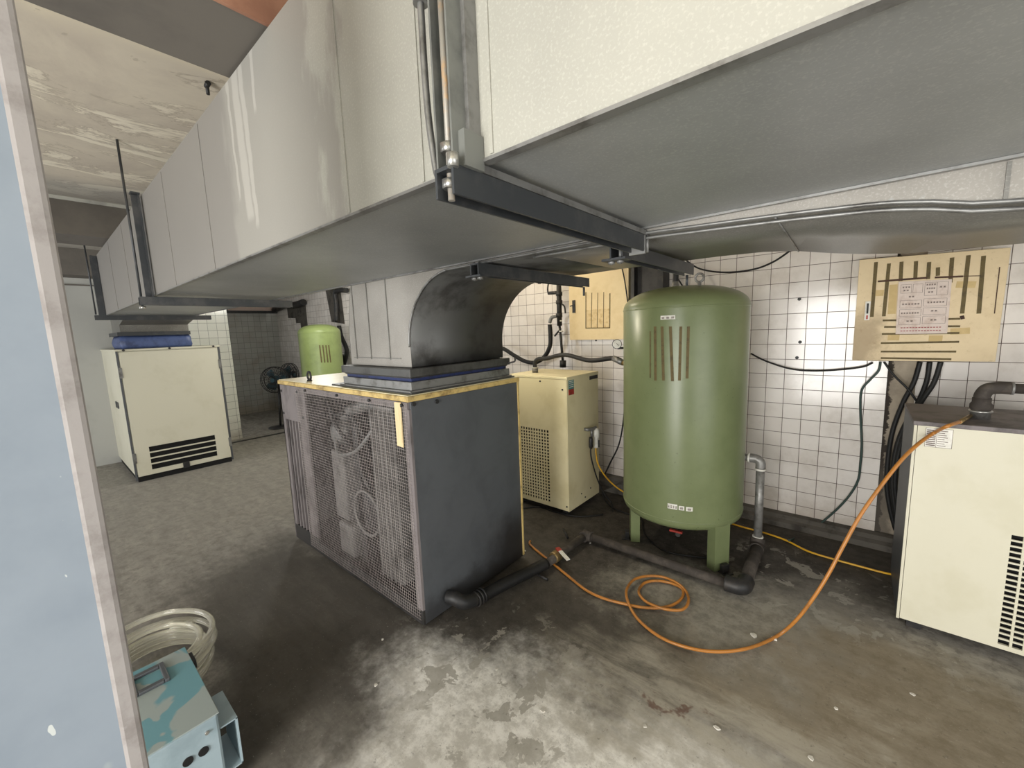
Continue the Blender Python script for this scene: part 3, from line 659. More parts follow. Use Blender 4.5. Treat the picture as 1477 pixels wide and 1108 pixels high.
sticker('sticker', 963, 977, 730.5, 0.016, 4, t); sticker('sticker', 979, 987, 733, 0.013, 1, t); sticker('sticker', 989.5, 999, 734.5, 0.013, 1, t)
m = MB()
for px in (975,):
    a0, z = angz(985, 547); a1, _ = angz(1070, 545); patch(m, (a0+a1)/2, z-0.002, z+0.002, abs(a1-a0)/2, off=0.0012)
m.build('seam_line', 'tank', t)
ec = Vector((-0.745, 2.62, 1.765))
MB().tube([(ec.x+0.024*math.cos(a*math.pi/8), ec.y, ec.z+0.024*math.sin(a*math.pi/8)) for a in range(16)], 0.007, 10, 2, closed=True).cyl((ec.x, ec.y, 1.68), (ec.x, ec.y, 1.745), 0.011, 12).build('eye_bolt', 'galv', t)
MB().cyl((-0.93, 2.755, 1.72), (-0.93, 2.755, 1.77), 0.019, 14).lathe([(0.024, 0), (0.024, 0.016)], (-0.93, 2.755, 1.735), n=6).build('top_fitting', 'galv', t)
MB().tube([(-0.93, 2.755, 1.765), (-0.928, 2.76, 1.85), (-0.925, 2.80, 2.02)], 0.018, 12).build('top_hose', 'black', t)
for lx, ly in ((-1.165, 2.60), (-0.562, 2.56), (-0.87, 3.07)):
    dx, dy = lx-CX, ly-CY; l = math.hypot(dx, dy); dx /= l; dy /= l
    # angle-iron leg, flat face outward with two short wings
    m = MB(); c = Vector((lx, ly, 0)); tx, ty = -dy, dx
    def P(a, b): return (c.x+tx*a+dx*b, c.y+ty*a+dy*b)
    m.prism([P(-0.055, 0), P(0.055, 0), P(0.055, -0.06), P(0.049, -0.06), P(0.049, -0.006), P(-0.049, -0.006), P(-0.049, -0.06), P(-0.055, -0.06)], 2, 0.004, 0.30)
    lg = m.build('leg', 'tank', t)
    m = MB(); m.bar((lx+dx*0.002, ly+dy*0.002, 0.004), (lx+dx*0.06, ly+dy*0.06, 0.004), 0.06, 0.008).bar((lx+dx*0.01, ly+dy*0.01, 0.03), (lx+dx*0.035, ly+dy*0.035, 0.03), 0.05, 0.05)
    m.build('foot_bracket', 'black_metal', lg, bevel=0.002)
m = MB(); m.tube([(CX, CY, 0.205), (CX, CY, 0.12), (CX+0.01, CY-0.04, 0.10), (CX+0.02, CY-0.10, 0.10)], 0.016, 10); m.build('drain_valve', 'black_metal', t)
lab(MB().bar((CX-0.03, CY-0.11, 0.125), (CX+0.05, CY-0.10, 0.123), 0.02, 0.012).build('drain_handle', 'red', t), 'red drain valve lever')
MB().cyl((CX-R+0.02, 2.76, 1.235), (CX-R-0.05, 2.76, 1.235), 0.02, 14).build('inlet_nipple', 'brass', t)
g = MB(); gx, gy, gz = -1.292, 2.66, 1.375
gv = Vector((-gx, -gy, 0)).normalized()
g = MB().cyl((gx, gy, gz), Vector((gx, gy, gz))+gv*0.025, 0.033, 28).cyl((gx+0.0, gy+0.01, gz-0.03), (gx+0.05, gy+0.05, gz-0.03), 0.008, 10); gg = g.build('pressure_gauge', 'black_metal', t)
q = Vector((gx, gy, gz))+gv*0.0255
lab(MB().cyl(q, q+gv*0.001, 0.029, 28).build('gauge_dial', 'white', gg), 'white dial')
MB().bar(q+gv*0.002+Vector((-0.01, 0, 0.012)), q+gv*0.002+Vector((0.012, 0, -0.01)), 0.003, 0.001, up=gv).build('gauge_needle', 'black', gg)
# far, paler tank
CX2, CY2 = -6.35, 2.93
t = tank(CX2, CY2, 0.30, 0.12, 1.565, 1.69, 'tank_far', 'light green upright air tank seen beyond the big compressor top')
m = MB()
for px in (461, 465.5, 470, 474): 
    a, z1 = angz(px, 498, 0.3, CX2, CY2); a2, z0 = angz(px+3, 523, 0.3, CX2, CY2); patch(m, a2, z0, z1, 0.03, 0.3, CX2, CY2, 0.002, a)
m.build('tape_strips', 'tape', t)
for k in range(3):
    a = 0.3+k*2*math.pi/3; lx, ly = CX2+0.27*math.cos(a), CY2+0.27*math.sin(a)
    MB().box(lx-0.04, lx+0.04, ly-0.04, ly+0.04, 0.002, 0.3).build('leg', 'tank_far', t)

# ---------------------------------------------------------------- dryers
def lattice(m, x0, x1, z0, z1, px, pz, bx, bz, y0, y1):
    nx = max(1, round((x1-x0)/px)); nz = max(1, round((z1-z0)/pz))
    for i in range(1, nx): x = x0+(x1-x0)*i/nx; m.box(x-bx/2, x+bx/2, y0, y1, z0, z1)
    for i in range(1, nz): z = z0+(z1-z0)*i/nz; m.box(x0, x1, y0+0.0006, y1-0.0006, z-bz/2, z+bz/2)
def dryer(xa, xb, ya, yb, z0, z1, gx0, gx1, gz0, gz1, pitch, mat, label, left='cream', top='cream', right='cream'):
    t = thing('air_dryer', ((xa+xb)/2, (ya+yb)/2, 0), label, 'dryer')
    m = MB().box(xa+0.003, xb-0.003, ya+0.05, yb, z0, z1-0.03); m.build('cabinet', 'dark', t)
    lab(MB().box(xa, xa+0.0028, ya+0.016, yb, z0, z1-0.02).build('side_panel', left, t), 'left side panel')
    MB().box(xb-0.0028, xb, ya+0.016, yb, z0, z1-0.02).build('side_panel', right, t)
    m = MB().box(xa+0.012, gx0, ya, ya+0.012, z0+0.004, z1-0.02).box(gx1, xb-0.008, ya, ya+0.012, z0+0.004, z1-0.02).box(gx0, gx1, ya, ya+0.012, gz1, z1-0.02).box(gx0, gx1, ya, ya+0.012, z0+0.004, gz0)
    f = m.build('front_panel', mat, t)
    m = MB(); lattice(m, gx0, gx1, gz0, gz1, *pitch, ya+0.001, ya+0.009); m.build('vent_grille', mat, f)
    MB().box(gx0-0.01, gx1+0.01, ya+0.03, ya+0.034, gz0-0.01, gz1+0.01).build('vent_shadow_box', 'dark', f)
    MB().box(xa, xa+0.010, ya, ya+0.016, z0, z1-0.02).build('corner_trim', mat, t)
    MB().box(xb-0.006, xb, ya, ya+0.016, z0, z1-0.02).build('corner_trim', mat, t)
    MB().box(xa-0.004, xb+0.004, ya-0.004, yb+0.002, z1-0.02, z1).build('top_panel', top, t, bevel=0.003)
    for x in (xa+0.04, xb-0.09):
        for y in (ya+0.04, yb-0.09): MB().box(x, x+0.05, y, y+0.05, 0.001, z0).build('foot', 'black_metal', t)
    return t
t = dryer(-2.26, -1.68, 2.612, 3.10, 0.05, 1.128, -2.235, -1.862, 0.085, 0.69, (0.0262, 0.0262, 0.0085, 0.0085), 'cream', 'cream air dryer with square holed vent behind the big compressor, left of the tank')
m = MB().box(-1.6798, -1.678, 2.955, 3.09, 1.068, 1.098); m.build('name_plate', 'black_metal', t)
st = MB().box(-1.6798, -1.678, 2.635, 2.71, 1.03, 1.10); lab(st.build('sticker', 'teal', t), 'green and white specification sticker')
lab(MB().box(-1.6798, -1.6778, 2.635, 2.71, 0.985, 1.03).build('sticker', 'red', t), 'red warning sticker')
m = MB()
for z in (1.045, 1.06, 1.075, 1.088): m.box(-1.678, -1.6772, 2.645, 2.70, z, z+0.005)
m.build('sticker_print', 'white', t)
for x, z in ((-1.93, 1.085), (-1.72, 1.03), (-1.70, 0.09)): MB().lathe([(0.007, -0.004), (0.007, 0)], (x, 2.612, z), 'Y', 12).build('screw', 'black_metal', t)
for y, z in ((2.86, 0.09), (2.80, 0.14), (2.95, 0.14)): MB().lathe([(0.006, 0), (0.006, 0.004)], (-1.68, y, z), 'X', 12).build('screw', 'black_metal', t)
m = MB().cyl((-1.69, 2.87, 0.67), (-1.64, 2.87, 0.67), 0.014).cyl((-1.65, 2.86, 0.67), (-1.65, 3.0, 0.66), 0.012).cyl((-1.65, 2.93, 0.66), (-1.65, 2.93, 0.60), 0.012); m.build('drain_fitting', 'rail', t)
tk = MB().lathe([(0.012, 0.66), (0.03, 0.64), (0.032, 0.58), (0.025, 0.575), (0.025, 0.5), (0.018, 0.49)], (-1.645, 2.99, 0.0), n=20).build('auto_drain_filter', 'white', t)
MB().box(-1.618, -1.612, 2.978, 2.99, 0.50, 0.56).build('sight_glass', 'black', tk)
MB().lathe([(0.014, 0.60), (0.017, 0.58), (0.017, 0.52), (0.009, 0.50)], (-1.645, 2.905, 0), n=14).build('solenoid', 'black_metal', t)
# hose coupling on the top of this dryer
t = thing('air_hose', (-2.05, 2.80, 1.128), 'thick black air hose from top of middle dryer to the green tank side', 'hose')
MB().cyl((-2.12, 2.80, 1.1285), (-2.12, 2.80, 1.165), 0.026).build('coupling', 'rail', t)
MB().lathe([(0.029, 0), (0.029, 0.01)], (-2.12, 2.80, 1.165), n=20).build('coupling_ring', 'steel', t)
a_ = at(1, 2.80, 850, 520); b_ = at(1, 2.78, 885, 517); c_ = at(1, 2.80, 815, 512)
MB().tube([(-2.12, 2.80, 1.17), (-2.118, 2.80, 1.215), (-2.08, 2.80, 1.245), (-2.0, 2.80, 1.25), c_, a_, b_, (CX-R-0.04, 2.76, 1.235)], 0.0175, 14).build('hose', 'black', t)
MB().cyl(tuple(b_), (CX-R-0.045, 2.76, 1.235), 0.022).build('hose_end', 'rail', t)

t = dryer(0.212, 0.93, 2.556, 3.06, 0.05, 1.025, 0.532, 0.86, 0.075, 0.575, (0.0385, 0.0255, 0.008, 0.0075), 'cream_pale', 'large pale cream air dryer with rectangular vent holes at the right edge of the room', left='unit_side', top='unit_front', right='unit_side')
st = MB().box(0.25, 0.335, 2.5548, 2.556, 0.912, 0.998); st = lab(st.build('specification_sticker', 'white', t), 'printed grey specification table')
m = MB()
for i in range(9): m.box(0.254, 0.283, 2.554, 2.5548, 0.918+i*0.0085, 0.9225+i*0.0085)
for i in range(8): m.box(0.289, 0.289+random.uniform(.02, .04), 2.554, 2.5548, 0.920+i*0.0095, 0.9225+i*0.0095)
for z in (0.9125, 0.9975): m.box(0.25, 0.335, 2.554, 2.5548, z-0.0006, z+0.0006)
for x in (0.2506, 0.286, 0.3344): m.box(x-0.0006, x+0.0006, 2.554, 2.5548, 0.912, 0.998)
m.build('sticker_print', 'ink', st)
t = thing('outlet_pipe', (0.435, 2.74, 1.025), 'grimy elbow pipe on top of the right dryer running off to the right', 'pipe')
lab(MB().lathe([(0.032, 0.0005), (0.032, 0.03), (0.038, 0.031), (0.038, 0.038), (0.03, 0.039)], (0.435, 2.74, 1.025), n=24).build('coupling', 'steel', t), 'shiny coupling')
MB().lathe([(0.03, 0.038), (0.036, 0.05), (0.036, 0.065), (0.03, 0.075), (0.03, 0.095)], (0.435, 2.74, 1.025), n=24).build('union_nut', 'grime', t)
MB().tube([(0.435, 2.74, 1.11), (0.436, 2.74, 1.135), (0.45, 2.74, 1.16), (0.48, 2.74, 1.168), (0.52, 2.74, 1.168)], 0.027, 16).build('elbow', 'grime', t)
MB().cyl((0.51, 2.74, 1.168), (1.4, 2.74, 1.165), 0.0215, 16).build('pipe', 'grime', t)
MB().lathe([(0.028, 0), (0.028, 0.008)], (0.515, 2.74, 1.168), 'X', 20).build('coupling_ring', 'galv', t)
MB().cyl(at(2, 1.037, 1384, 609), (0.405, 2.73, 1.036), 0.0085, 10).build('hose_barb', 'brass', t)

# ---------------------------------------------------------------- far compressor
FX, FY0, FY1, FZ = -5.9, 0.588, 1.50, 1.445
t = thing('air_compressor', (-6.68, 1.04, 0), 'distant cream compressor cabinet with a slotted door under the far end of the duct', 'compressor')
MB().box(-7.44, FX-0.02, FY0+0.002, FY1, 0.08, FZ-0.02).build('cabinet', 'cream_far', t)
MB().box(-7.42, FX-0.005, FY0+0.02, FY1-0.02, 0.001, 0.08).build('base_plinth', 'dark', t)
MB().box(-7.45, FX+0.004, FY0-0.006, FY1+0.006, FZ-0.02, FZ).build('top_panel', 'cream_far', t, bevel=0.004)
for y in (FY0, FY1-0.016): MB().box(FX-0.02, FX-0.004, y, y+0.016, 0.02, FZ-0.02).build('corner_post', 'unit_side', t)
m = MB().box(FX-0.015, FX, FY0+0.022, FY1-0.022, 0.37, FZ-0.03).box(FX-0.015, FX, FY0+0.022, 0.73, 0.06, 0.37).box(FX-0.015, FX, 1.34, FY1-0.022, 0.06, 0.37).box(FX-0.015, FX, 0.73, 1.34, 0.06, 0.11)
d = m.build('door', 'cream_far', t)
MB().box(FX-0.019, FX-0.0155, 0.72, 1.35, 0.10, 0.38).build('vent_shadow_box', 'dark', d)
m = MB()
for i in range(1, 4): z = 0.11+0.065*i; m.box(FX-0.012, FX-0.001, 0.73, 1.34, z-0.007, z+0.007)
m.build('vent_slats', 'cream_far', d)
m = MB().box(FX, FX+0.012, 1.0, 1.06, 0.05, 0.12).cyl((FX, 1.03, 0.09), (FX+0.02, 1.03, 0.09), 0.022); m.build('door_lock', 'black_metal', d)
for y, z in ((FY0+0.015, 1.2), (FY0+0.015, 0.27), (FY1-0.015, 1.22), (FY1-0.015, 0.25)):
    MB().box(FX-0.004, FX+0.008, y-0.014, y+0.014, z-0.055, z+0.055).build('hinge', 'rail', t)
for y in (0.65, 1.03, 1.44): MB().lathe([(0.012, 0), (0.012, 0.006)], (FX+0.004, y, FZ-0.01), 'X', 10).build('screw', 'black_metal', t)
for x in (-6.52, -6.40): MB().box(x, x+0.07, FY0-0.008, FY0+0.001, 0.78, 0.85).build('side_latch', 'chan', t)
m = MB()
rows = []
for z, ex in ((FZ+0.002, 0.004), (FZ+0.03, 0.012), (FZ+0.07, 0.018), (FZ+0.11, 0.008), (FZ+0.139, -0.005)):
    ring = []
    for k in range(48):
        u = k/48*4; s_ = int(u); f = u-s_; wob = 0.006*math.sin(k*1.9+z*60)+ex
        x0, x1, y0, y1 = -6.58-wob, -5.98+wob, 0.66-wob, 1.24+wob
        p = [(x0+(x1-x0)*f, y0), (x1, y0+(y1-y0)*f), (x1-(x1-x0)*f, y1), (x0, y1-(y1-y0)*f)][s_]
        ring.append(m.bm.verts.new((p[0], p[1], z)))
    rows.append(ring)
for A, B in zip(rows, rows[1:]):
    for k in range(48):
        f = m.bm.faces.new([A[k], A[(k+1) % 48], B[(k+1) % 48], B[k]]); f.smooth = True
tag(m.build('canvas_connector', 'blue', None, solid=0.003), 'blue canvas connector between the distant cream compressor and the duct', 'connector')

# ---------------------------------------------------------------- wall cabinets
BY = 3.37
def m_board():
    t = NT('beige_board'); n = t.noise(4, 7, 0.7); f = t.noise(40, 4, .6)
    col = t.mix(t.step(n, 0.45, 0.75, 0, 0.5), srgb(222, 202, 164), srgb(186, 162, 120))
    p = t.vm('ADD', t.pos, t.scale(t.vm('SUBTRACT', t.noise(7, 6, 0.7, col=True), (.5, .5, .5)).outputs[0], (.3, 0, .3))).outputs[0]
    col = t.mix(t.math('MULTIPLY', t.blob(p, (0.0, BY, 1.33), (0.10, 1, 0.17), 0.5), 0.5), col, srgb(112, 88, 62))
    return t.done(t.mix(t.step(f, .62, .7, 0, .25), col, srgb(150, 122, 84)), 0.6, 0, n, 0.1)
t = thing('electrical_cabinet', (0.27, 3.43, 1.23), 'wide beige electrical cabinet with brown tape stripes and a paper notice, on right wall', 'cabinet')
MB().box(-0.02, 0.565, BY+0.012, YB-0.001, 1.24, 1.83).build('body', 'cream', t)
d = MB().prism([(-0.029, 1.228), (0.568, 1.233), (0.575, 1.83), (-0.028, 1.848)], 1, BY, BY+0.012).build('door', m_board(), t, bevel=0.002)
def bxy(x, y): return at(1, BY, 1060+x/3.54, 340+y/3.54)
def strip(m, p, q, wd, y=BY-0.0012):
    a = bxy(*p); b = bxy(*q); a.y = b.y = y; m.bar(a, b, wd, 0.0012, up=(0, 1, 0)); return m
m = MB()
for p, q in (((721, 135), (699, 415)), ((787, 142), (760, 412)), ((851, 133), (846, 232)), ((925, 130), (921, 215)), ((992, 135), (986, 222)), ((1037, 162), (1036, 205)), ((1109, 112), (1100, 240)), ((1193, 100), (1160, 398)), ((1270, 103), (1245, 398))): strip(m, p, q, 0.017)
for p, q in (((755, 433), (830, 432)), ((1090, 426), (1150, 424)), ((762, 466), (828, 466)), ((1088, 463), (1150, 463)), ((750, 502), (1146, 497)), ((745, 549), (1145, 542)), ((745, 592), (1130, 592)), ((745, 625), (1105, 631))): strip(m, p, q, 0.011)
lab(m.build('tape_strips', 'tape', d), 'brown tape residue stripes')
m = MB(); strip(m, (730, 234), (982, 215), 0.011, BY-0.0026); strip(m, (1020, 214), (1165, 208), 0.010, BY-0.0026); strip(m, (1165, 207), (1255, 205), 0.004, BY-0.0026); strip(m, (1352, 160), (1325, 398), 0.004); strip(m, (1150, 420), (1172, 415), 0.02)
lab(m.build('dark_tape_line', 'tape_dark', d), 'dark scorched tape line')
m = MB()
for p, q in (((810, 250), (800, 400)), ((700, 294), (760, 292)), ((1130, 250), (1230, 250)), ((780, 520), (840, 520)), ((990, 525), (1060, 525)), ((1100, 490), (1200, 485))): strip(MB(), p, q, 0.035, BY-0.0008).build('tape_ghost', 'ghost', d)
# paper notice of boxed captions
def pp(u, v): # u,v 0..1 over the notice
    a = bxy(836+u*(1108-836), 236-u*14); b = bxy(820+u*(1083-820), 503-u*4); r = a+(b-a)*v; return r
m = MB(); q = [pp(0, 0), pp(1, 0), pp(1, 1), pp(0, 1)]
m.prism([(p.x, p.z) for p in q], 1, BY-0.005, BY-0.004)
n_ = lab(m.build('paper_notice', 'paper', d), 'white paper notice with boxed captions')
m = MB(); mk = MB(); rr = MB()
def rect(u0, u1, v0, v1):
    c = [pp(u0, v0), pp(u1, v0), pp(u1, v1), pp(u0, v1)]
    for k in range(4):
        a, b = c[k].copy(), c[(k+1) % 4].copy(); a.y = b.y = BY-0.0054; m.bar(a, b, 0.0011, 0.0006, up=(0, 1, 0))
def glyphs(u0, u1, v, h, n, mm):
    for k in range(n):
        uu = u0+(u1-u0)*(k+0.5)/n; wdt = (u1-u0)/n*0.36
        for dv, ww in ((-h*0.8, wdt), (0, wdt*0.8), (h*0.8, wdt)):
            a, b = pp(uu-ww, v+dv), pp(uu+ww, v+dv); a.y = b.y = BY-0.0058; mm.bar(a, b, 0.0018, 0.0006, up=(0, 1, 0))
        a, b = pp(uu, v-h), pp(uu, v+h); a.y = b.y = BY-0.0058; mm.bar(a, b, 0.0014, 0.0006, up=(0, 1, 0))
for r_ in ((.05, .25, .06, .22), (.28, .46, .06, .22), (.5, .73, .04, .28), (.73, .94, .04, .28), (.05, .46, .36, .50), (.5, .94, .34, .48), (.05, .46, .53, .66), (.5, .94, .51, .64), (.05, .46, .69, .82), (.5, .94, .67, .81)): rect(*r_)
for g_ in ((.07, .23, .11, 3), (.09, .21, .17, 2), (.52, .71, .08, 4), (.53, .70, .15, 4), (.56, .67, .22, 2), (.77, .91, .13, 2), (.2, .32, .29, 2), (.08, .43, .43, 6), (.56, .9, .41, 6), (.07, .43, .60, 7), (.64, .78, .57, 2), (.18, .33, .755, 2), (.64, .78, .74, 2)): glyphs(g_[0], g_[1], g_[2], 0.013, g_[3], mk)
for v in (.88, .94): glyphs(.08, .88, v, 0.007, 14, rr)
m.build('caption_boxes', 'ink', n_); mk.build('caption_print', 'ink', n_); rr.build('red_caption_print', paint('red_ink', (180, 110, 110), (160, 90, 90), 20, .8), n_)
a = bxy(660, 432); b = bxy(694, 335)
hd = lab(MB().box(a.x, b.x, BY-0.008, BY-0.001, a.z, b.z).build('door_latch', 'white', d), 'white framed latch')
MB().box(a.x+0.008, b.x-0.008, BY-0.012, BY-0.008, a.z+0.04, b.z-0.012).build('latch_lever', 'black', hd)
MB().box(a.x+0.008, b.x-0.008, BY-0.011, BY-0.008, a.z+0.006, a.z+0.03).build('latch_button', 'red', hd)

t = thing('electrical_cabinet', (-1.85, 3.43, 1.38), 'square beige electrical cabinet on the wall between the elbow duct and the green tank', 'cabinet')
MB().box(-2.11, -1.54, BY+0.012, YB-0.001, 1.39, 2.03).build('body', 'cream', t)
d = MB().box(-2.125, -1.53, BY, BY+0.012, 1.382, 2.04).build('door', paint('warm_beige_board', (222, 202, 160), (200, 176, 128), 4, 0.55, amt=.5), t, bevel=0.002)
m = MB(); mg = MB()
def cx2(x, y): return at(1, BY, 780+x/5.83, 370+y/5.83)
for p, q, wd in (((380, 300), (380, 603), .009), ((430, 305), (425, 600), .006), ((480, 305), (475, 600), .006), ((530, 300), (527, 600), .006), ((582, 310), (580, 600), .009), ((376, 603), (583, 600), .008)):
    a, b = cx2(*p), cx2(*q); a.y = b.y = BY-0.0012; m.bar(a, b, wd, 0.0012, up=(0, 1, 0))
a, b = cx2(385, 450), cx2(580, 598); mg.box(a.x, b.x, BY-0.0007, BY-0.0001, b.z, a.z)
m.build('tape_strips', 'tape', d); mg.build('tape_ghost', paint('brownish_scuff', (212, 190, 146), (186, 158, 108), 22, 0.7), d)
a, b = cx2(270, 475), cx2(290, 368)
hd = MB().box(a.x, b.x, BY-0.01, BY-0.0002, a.z, b.z).build('door_latch', 'black_metal', d)
MB().bar((a.x-0.02, BY-0.016, (a.z+b.z)/2+0.005), (b.x-0.004, BY-0.016, (a.z+b.z)/2+0.015), 0.01, 0.008).build('latch_lever', 'black_metal', hd)
a = cx2(458, 712); MB().lathe([(0.008, -0.01), (0.008, 0)], (a.x, BY+0.02, 1.375), 'Y', 10).build('bottom_screw', 'black_metal', t)

# steel post against the wall behind the tank
t = thing('wall_post', (-1.36, 3.41, 0), 'dark rusty steel H post against the wall behind the green tank', 'post')
MB().box(-1.49, -1.462, 3.33, YB-0.015, 0.2, ZC).build('flange', 'black_metal', t)
MB().box(-1.462, -1.265, 3.40, 3.42, 0.2, ZC).build('web', 'machine', t)
MB().box(-1.265, -1.222, 3.33, YB-0.015, 0.2, ZC).build('flange', 'black_metal', t)
MB().prism([(-1.72, 0.001), (-1.12, 0.001), (-1.18, 0.14), (-1.2, 0.22), (-1.50, 0.22), (-1.53, 0.12)], 1, 3.26, YB-0.1).build('cement_footing', 'curb', t)

# ---------------------------------------------------------------- pipes and cables on the wall
PY = 3.34
def w_(x, y, yy=PY): return at(1, yy, x, y)
t = thing('valve_pipe', (-2.18, PY, 1.17), 'black upright pipe with lever valves on the wall left of the square cabinet', 'pipe')
MB().cyl(w_(806, 404), w_(807, 470), 0.024, 14).build('pipe', 'black_metal', t)
m = MB()
for y in (406, 424, 436, 455): 
    p = w_(806.5, y); m.cyl(p-Vector((0, 0, 0.018)), p+Vector((0, 0, 0.018)), 0.032, 12)
m.build('couplings', 'black_metal', t)
MB().cyl(w_(807, 468), w_(812, 522), 0.0125, 12).build('drop_pipe', 'black_metal', t)
MB().cyl(w_(812, 520), w_(812, 530), 0.032, 16).build('bottom_valve', 'black_metal', t)
MB().tube([w_(806, 422), w_(798, 423), w_(791, 423), w_(790, 415), w_(792, 405)], 0.008, 8, 3).cyl(w_(806, 422), w_(791, 423), 0.016, 10).build('valve_handle', 'black_metal', t)
MB().tube([w_(809, 438), w_(814, 442), w_(815.5, 452)], 0.008, 8, 3).build('valve_handle', 'black_metal', t)
MB().tube([w_(809, 474), w_(804, 480), w_(800, 485)], 0.009, 8, 3).build('valve_handle', 'black_metal', t)
MB().tube([w_(806, 456), w_(799, 457), w_(795, 459), w_(793, 466)], 0.017, 12, 4).build('branch_elbow', 'rail', t)
for y in (463, 478):
    p = w_(808+(y-463)*.1, y); MB().cyl(p-Vector((0, 0, 0.006)), p+Vector((0, 0, 0.006)), 0.019, 14).build('coupling_ring', 'white', t)
tag(MB().tube([w_(793, 468), w_(794, 485), w_(793, 500), w_(785, 515), w_(772, 523), w_(757, 521), w_(742, 513), w_(728, 504), w_(715, 499)], 0.0215, 14).build('air_hose', 'black', None), 'thick black hose sagging from the wall valve pipe behind the dryer top', 'hose')
t = thing('valve_pipe', (-6.4, 3.3, 0.8), 'dark pipe and hose on far wall beside the light green tank', 'pipe')
MB().tube([w_(500, 419, 3.4), w_(484, 420, 3.4), w_(485, 440, 3.4), w_(486, 465, 3.4)], 0.04, 10, 4).build('pipe', 'black_metal', t)
MB().tube([w_(489, 470, 3.4), w_(492, 485, 3.4), w_(500, 505, 3.4), w_(496, 525, 3.4), w_(489, 545, 3.4)], 0.035, 10, 4).build('hose', 'black', t)
MB().cyl(w_(491, 512, 3.35), w_(491, 528, 3.35), 0.07, 12).build('valve_body', 'black_metal', t)
tag(MB().tube([w_(396, 447, 3.42), w_(410, 441, 3.42), w_(425, 440, 3.42), w_(438, 436, 3.42)], 0.06, 10, 4).build('bracket_pipe', 'black_metal', None), 'dark pipe stub high on the far wall above the stepped patch of missing tiles', 'pipe')

def cable(name, pts, r, mat, label, cat='cable', sm=8):
    return tag(MB().tube(pts, r, 8, sm).build(name, mat, None), label, cat)
cy2 = 3.455
cable('electric_cable', [w_(1083, 510, cy2), w_(1105, 521, cy2), w_(1140, 532, cy2), w_(1175, 535, cy2), w_(1215, 533, cy2), w_(1245, 529, cy2), w_(1259, 523, cy2)], 0.006, 'black', 'thin black cable sagging along the tiles from tank to wide cabinet')
cable('electric_cable', [w_(1270, 522, cy2), w_(1267, 535, cy2), w_(1255, 548, cy2), w_(1243, 563, cy2), w_(1241, 590, cy2), w_(1243, 640, cy2), w_(1241, 670, cy2), w_(1236, 697, cy2), w_(1215, 727, cy2), w_(1180, 758, cy2), w_(1158, 771, 3.42), at(2, 0.02, 1138, 780)], 0.0065, 'green_cable', 'dark green cable hanging from the wide cabinet down the tiles to the floor')
cable('electric_cable', [w_(1275, 522, 3.42), w_(1290, 542, 3.42), w_(1310, 562, 3.42), w_(1330, 590, 3.42)], 0.006, 'black', 'thin black cable slanting from the wide cabinet towards the right dryer top')
grp = 'thick black cables below the wide cabinet'
for i, pts in enumerate(([(1327, 522), (1318, 552), (1303, 580), (1288, 620), (1281, 660), (1279, 700), (1284, 735), (1292, 765)], [(1341, 522), (1336, 552), (1322, 585), (1303, 618), (1292, 650), (1287, 690), (1290, 730), (1297, 762)], [(1357, 522), (1347, 552), (1330, 578), (1312, 610), (1300, 640), (1293, 670), (1291, 705), (1297, 740)])):
    yy = 3.45-i*0.03
    cable('power_cable', [w_(x, y, yy) for x, y in pts], 0.0125, 'black', ('leftmost', 'middle', 'rightmost')[i]+' of three thick black cables dropping from the wide cabinet', 'cable')
cable('electric_cable', [w_(990, 376, 3.3), w_(1010, 388, 3.3), w_(1045, 393, 3.3), w_(1085, 389, 3.3), w_(1115, 378, 3.3), w_(1142, 360, 3.3)], 0.006, 'black', 'thin black cable sagging under the branch duct above the green tank')
cable('electric_cable', [w_(961, 376, 3.3), w_(972, 394, 3.3), w_(984, 412, 3.3), w_(990, 425, 3.3)], 0.006, 'black', 'thin black cable slanting down behind the top fitting of the green tank')
cable('electric_cable', [w_(897, 386, 3.35), w_(901, 405, 3.35), w_(906, 440, 3.35)], 0.0055, 'black', 'thin black cable hanging in front of the square cabinet')
cable('electric_cable', [(-1.648, 2.905, 0.51), (-1.645, 2.91, 0.42), (-1.62, 2.95, 0.25), (-1.58, 3.0, 0.1), (-1.52, 3.02, 0.02), (-1.45, 2.9, 0.012)], 0.006, 'black', 'thin black cable from the solenoid on side of the middle dryer to the floor')
cable('electric_cable', [w_(905, 540, 3.3), w_(900, 600, 3.3), w_(893, 640, 3.3), w_(880, 668, 3.3), w_(872, 685, 3.3)], 0.007, 'black', 'black cable hanging behind the left flank of the green tank')
for i, (pts, lb) in enumerate((([(745, 735), (775, 731), (800, 738), (835, 745), (870, 742)], 'black cable lying in the grime under the middle dryer'), ([(868, 712), (880, 730), (905, 741), (925, 748), (930, 770), (960, 795), (1020, 805)], 'thin black cable snaking over the floor behind the tank legs'))):
    cable('floor_cable', [at(2, 0.008, x, y) for x, y in pts], 0.006, 'black', lb)
m = MB()
for x, y in ((1153, 431.5), (1154, 493.5), (1149.5, 516)):
    p = w_(x, y, YB); m.cyl(p-Vector((0, 0.002, 0)), p+Vector((0, 0.001, 0)), 0.011, 12)
struct(m, 'trim_10', 'black_metal')

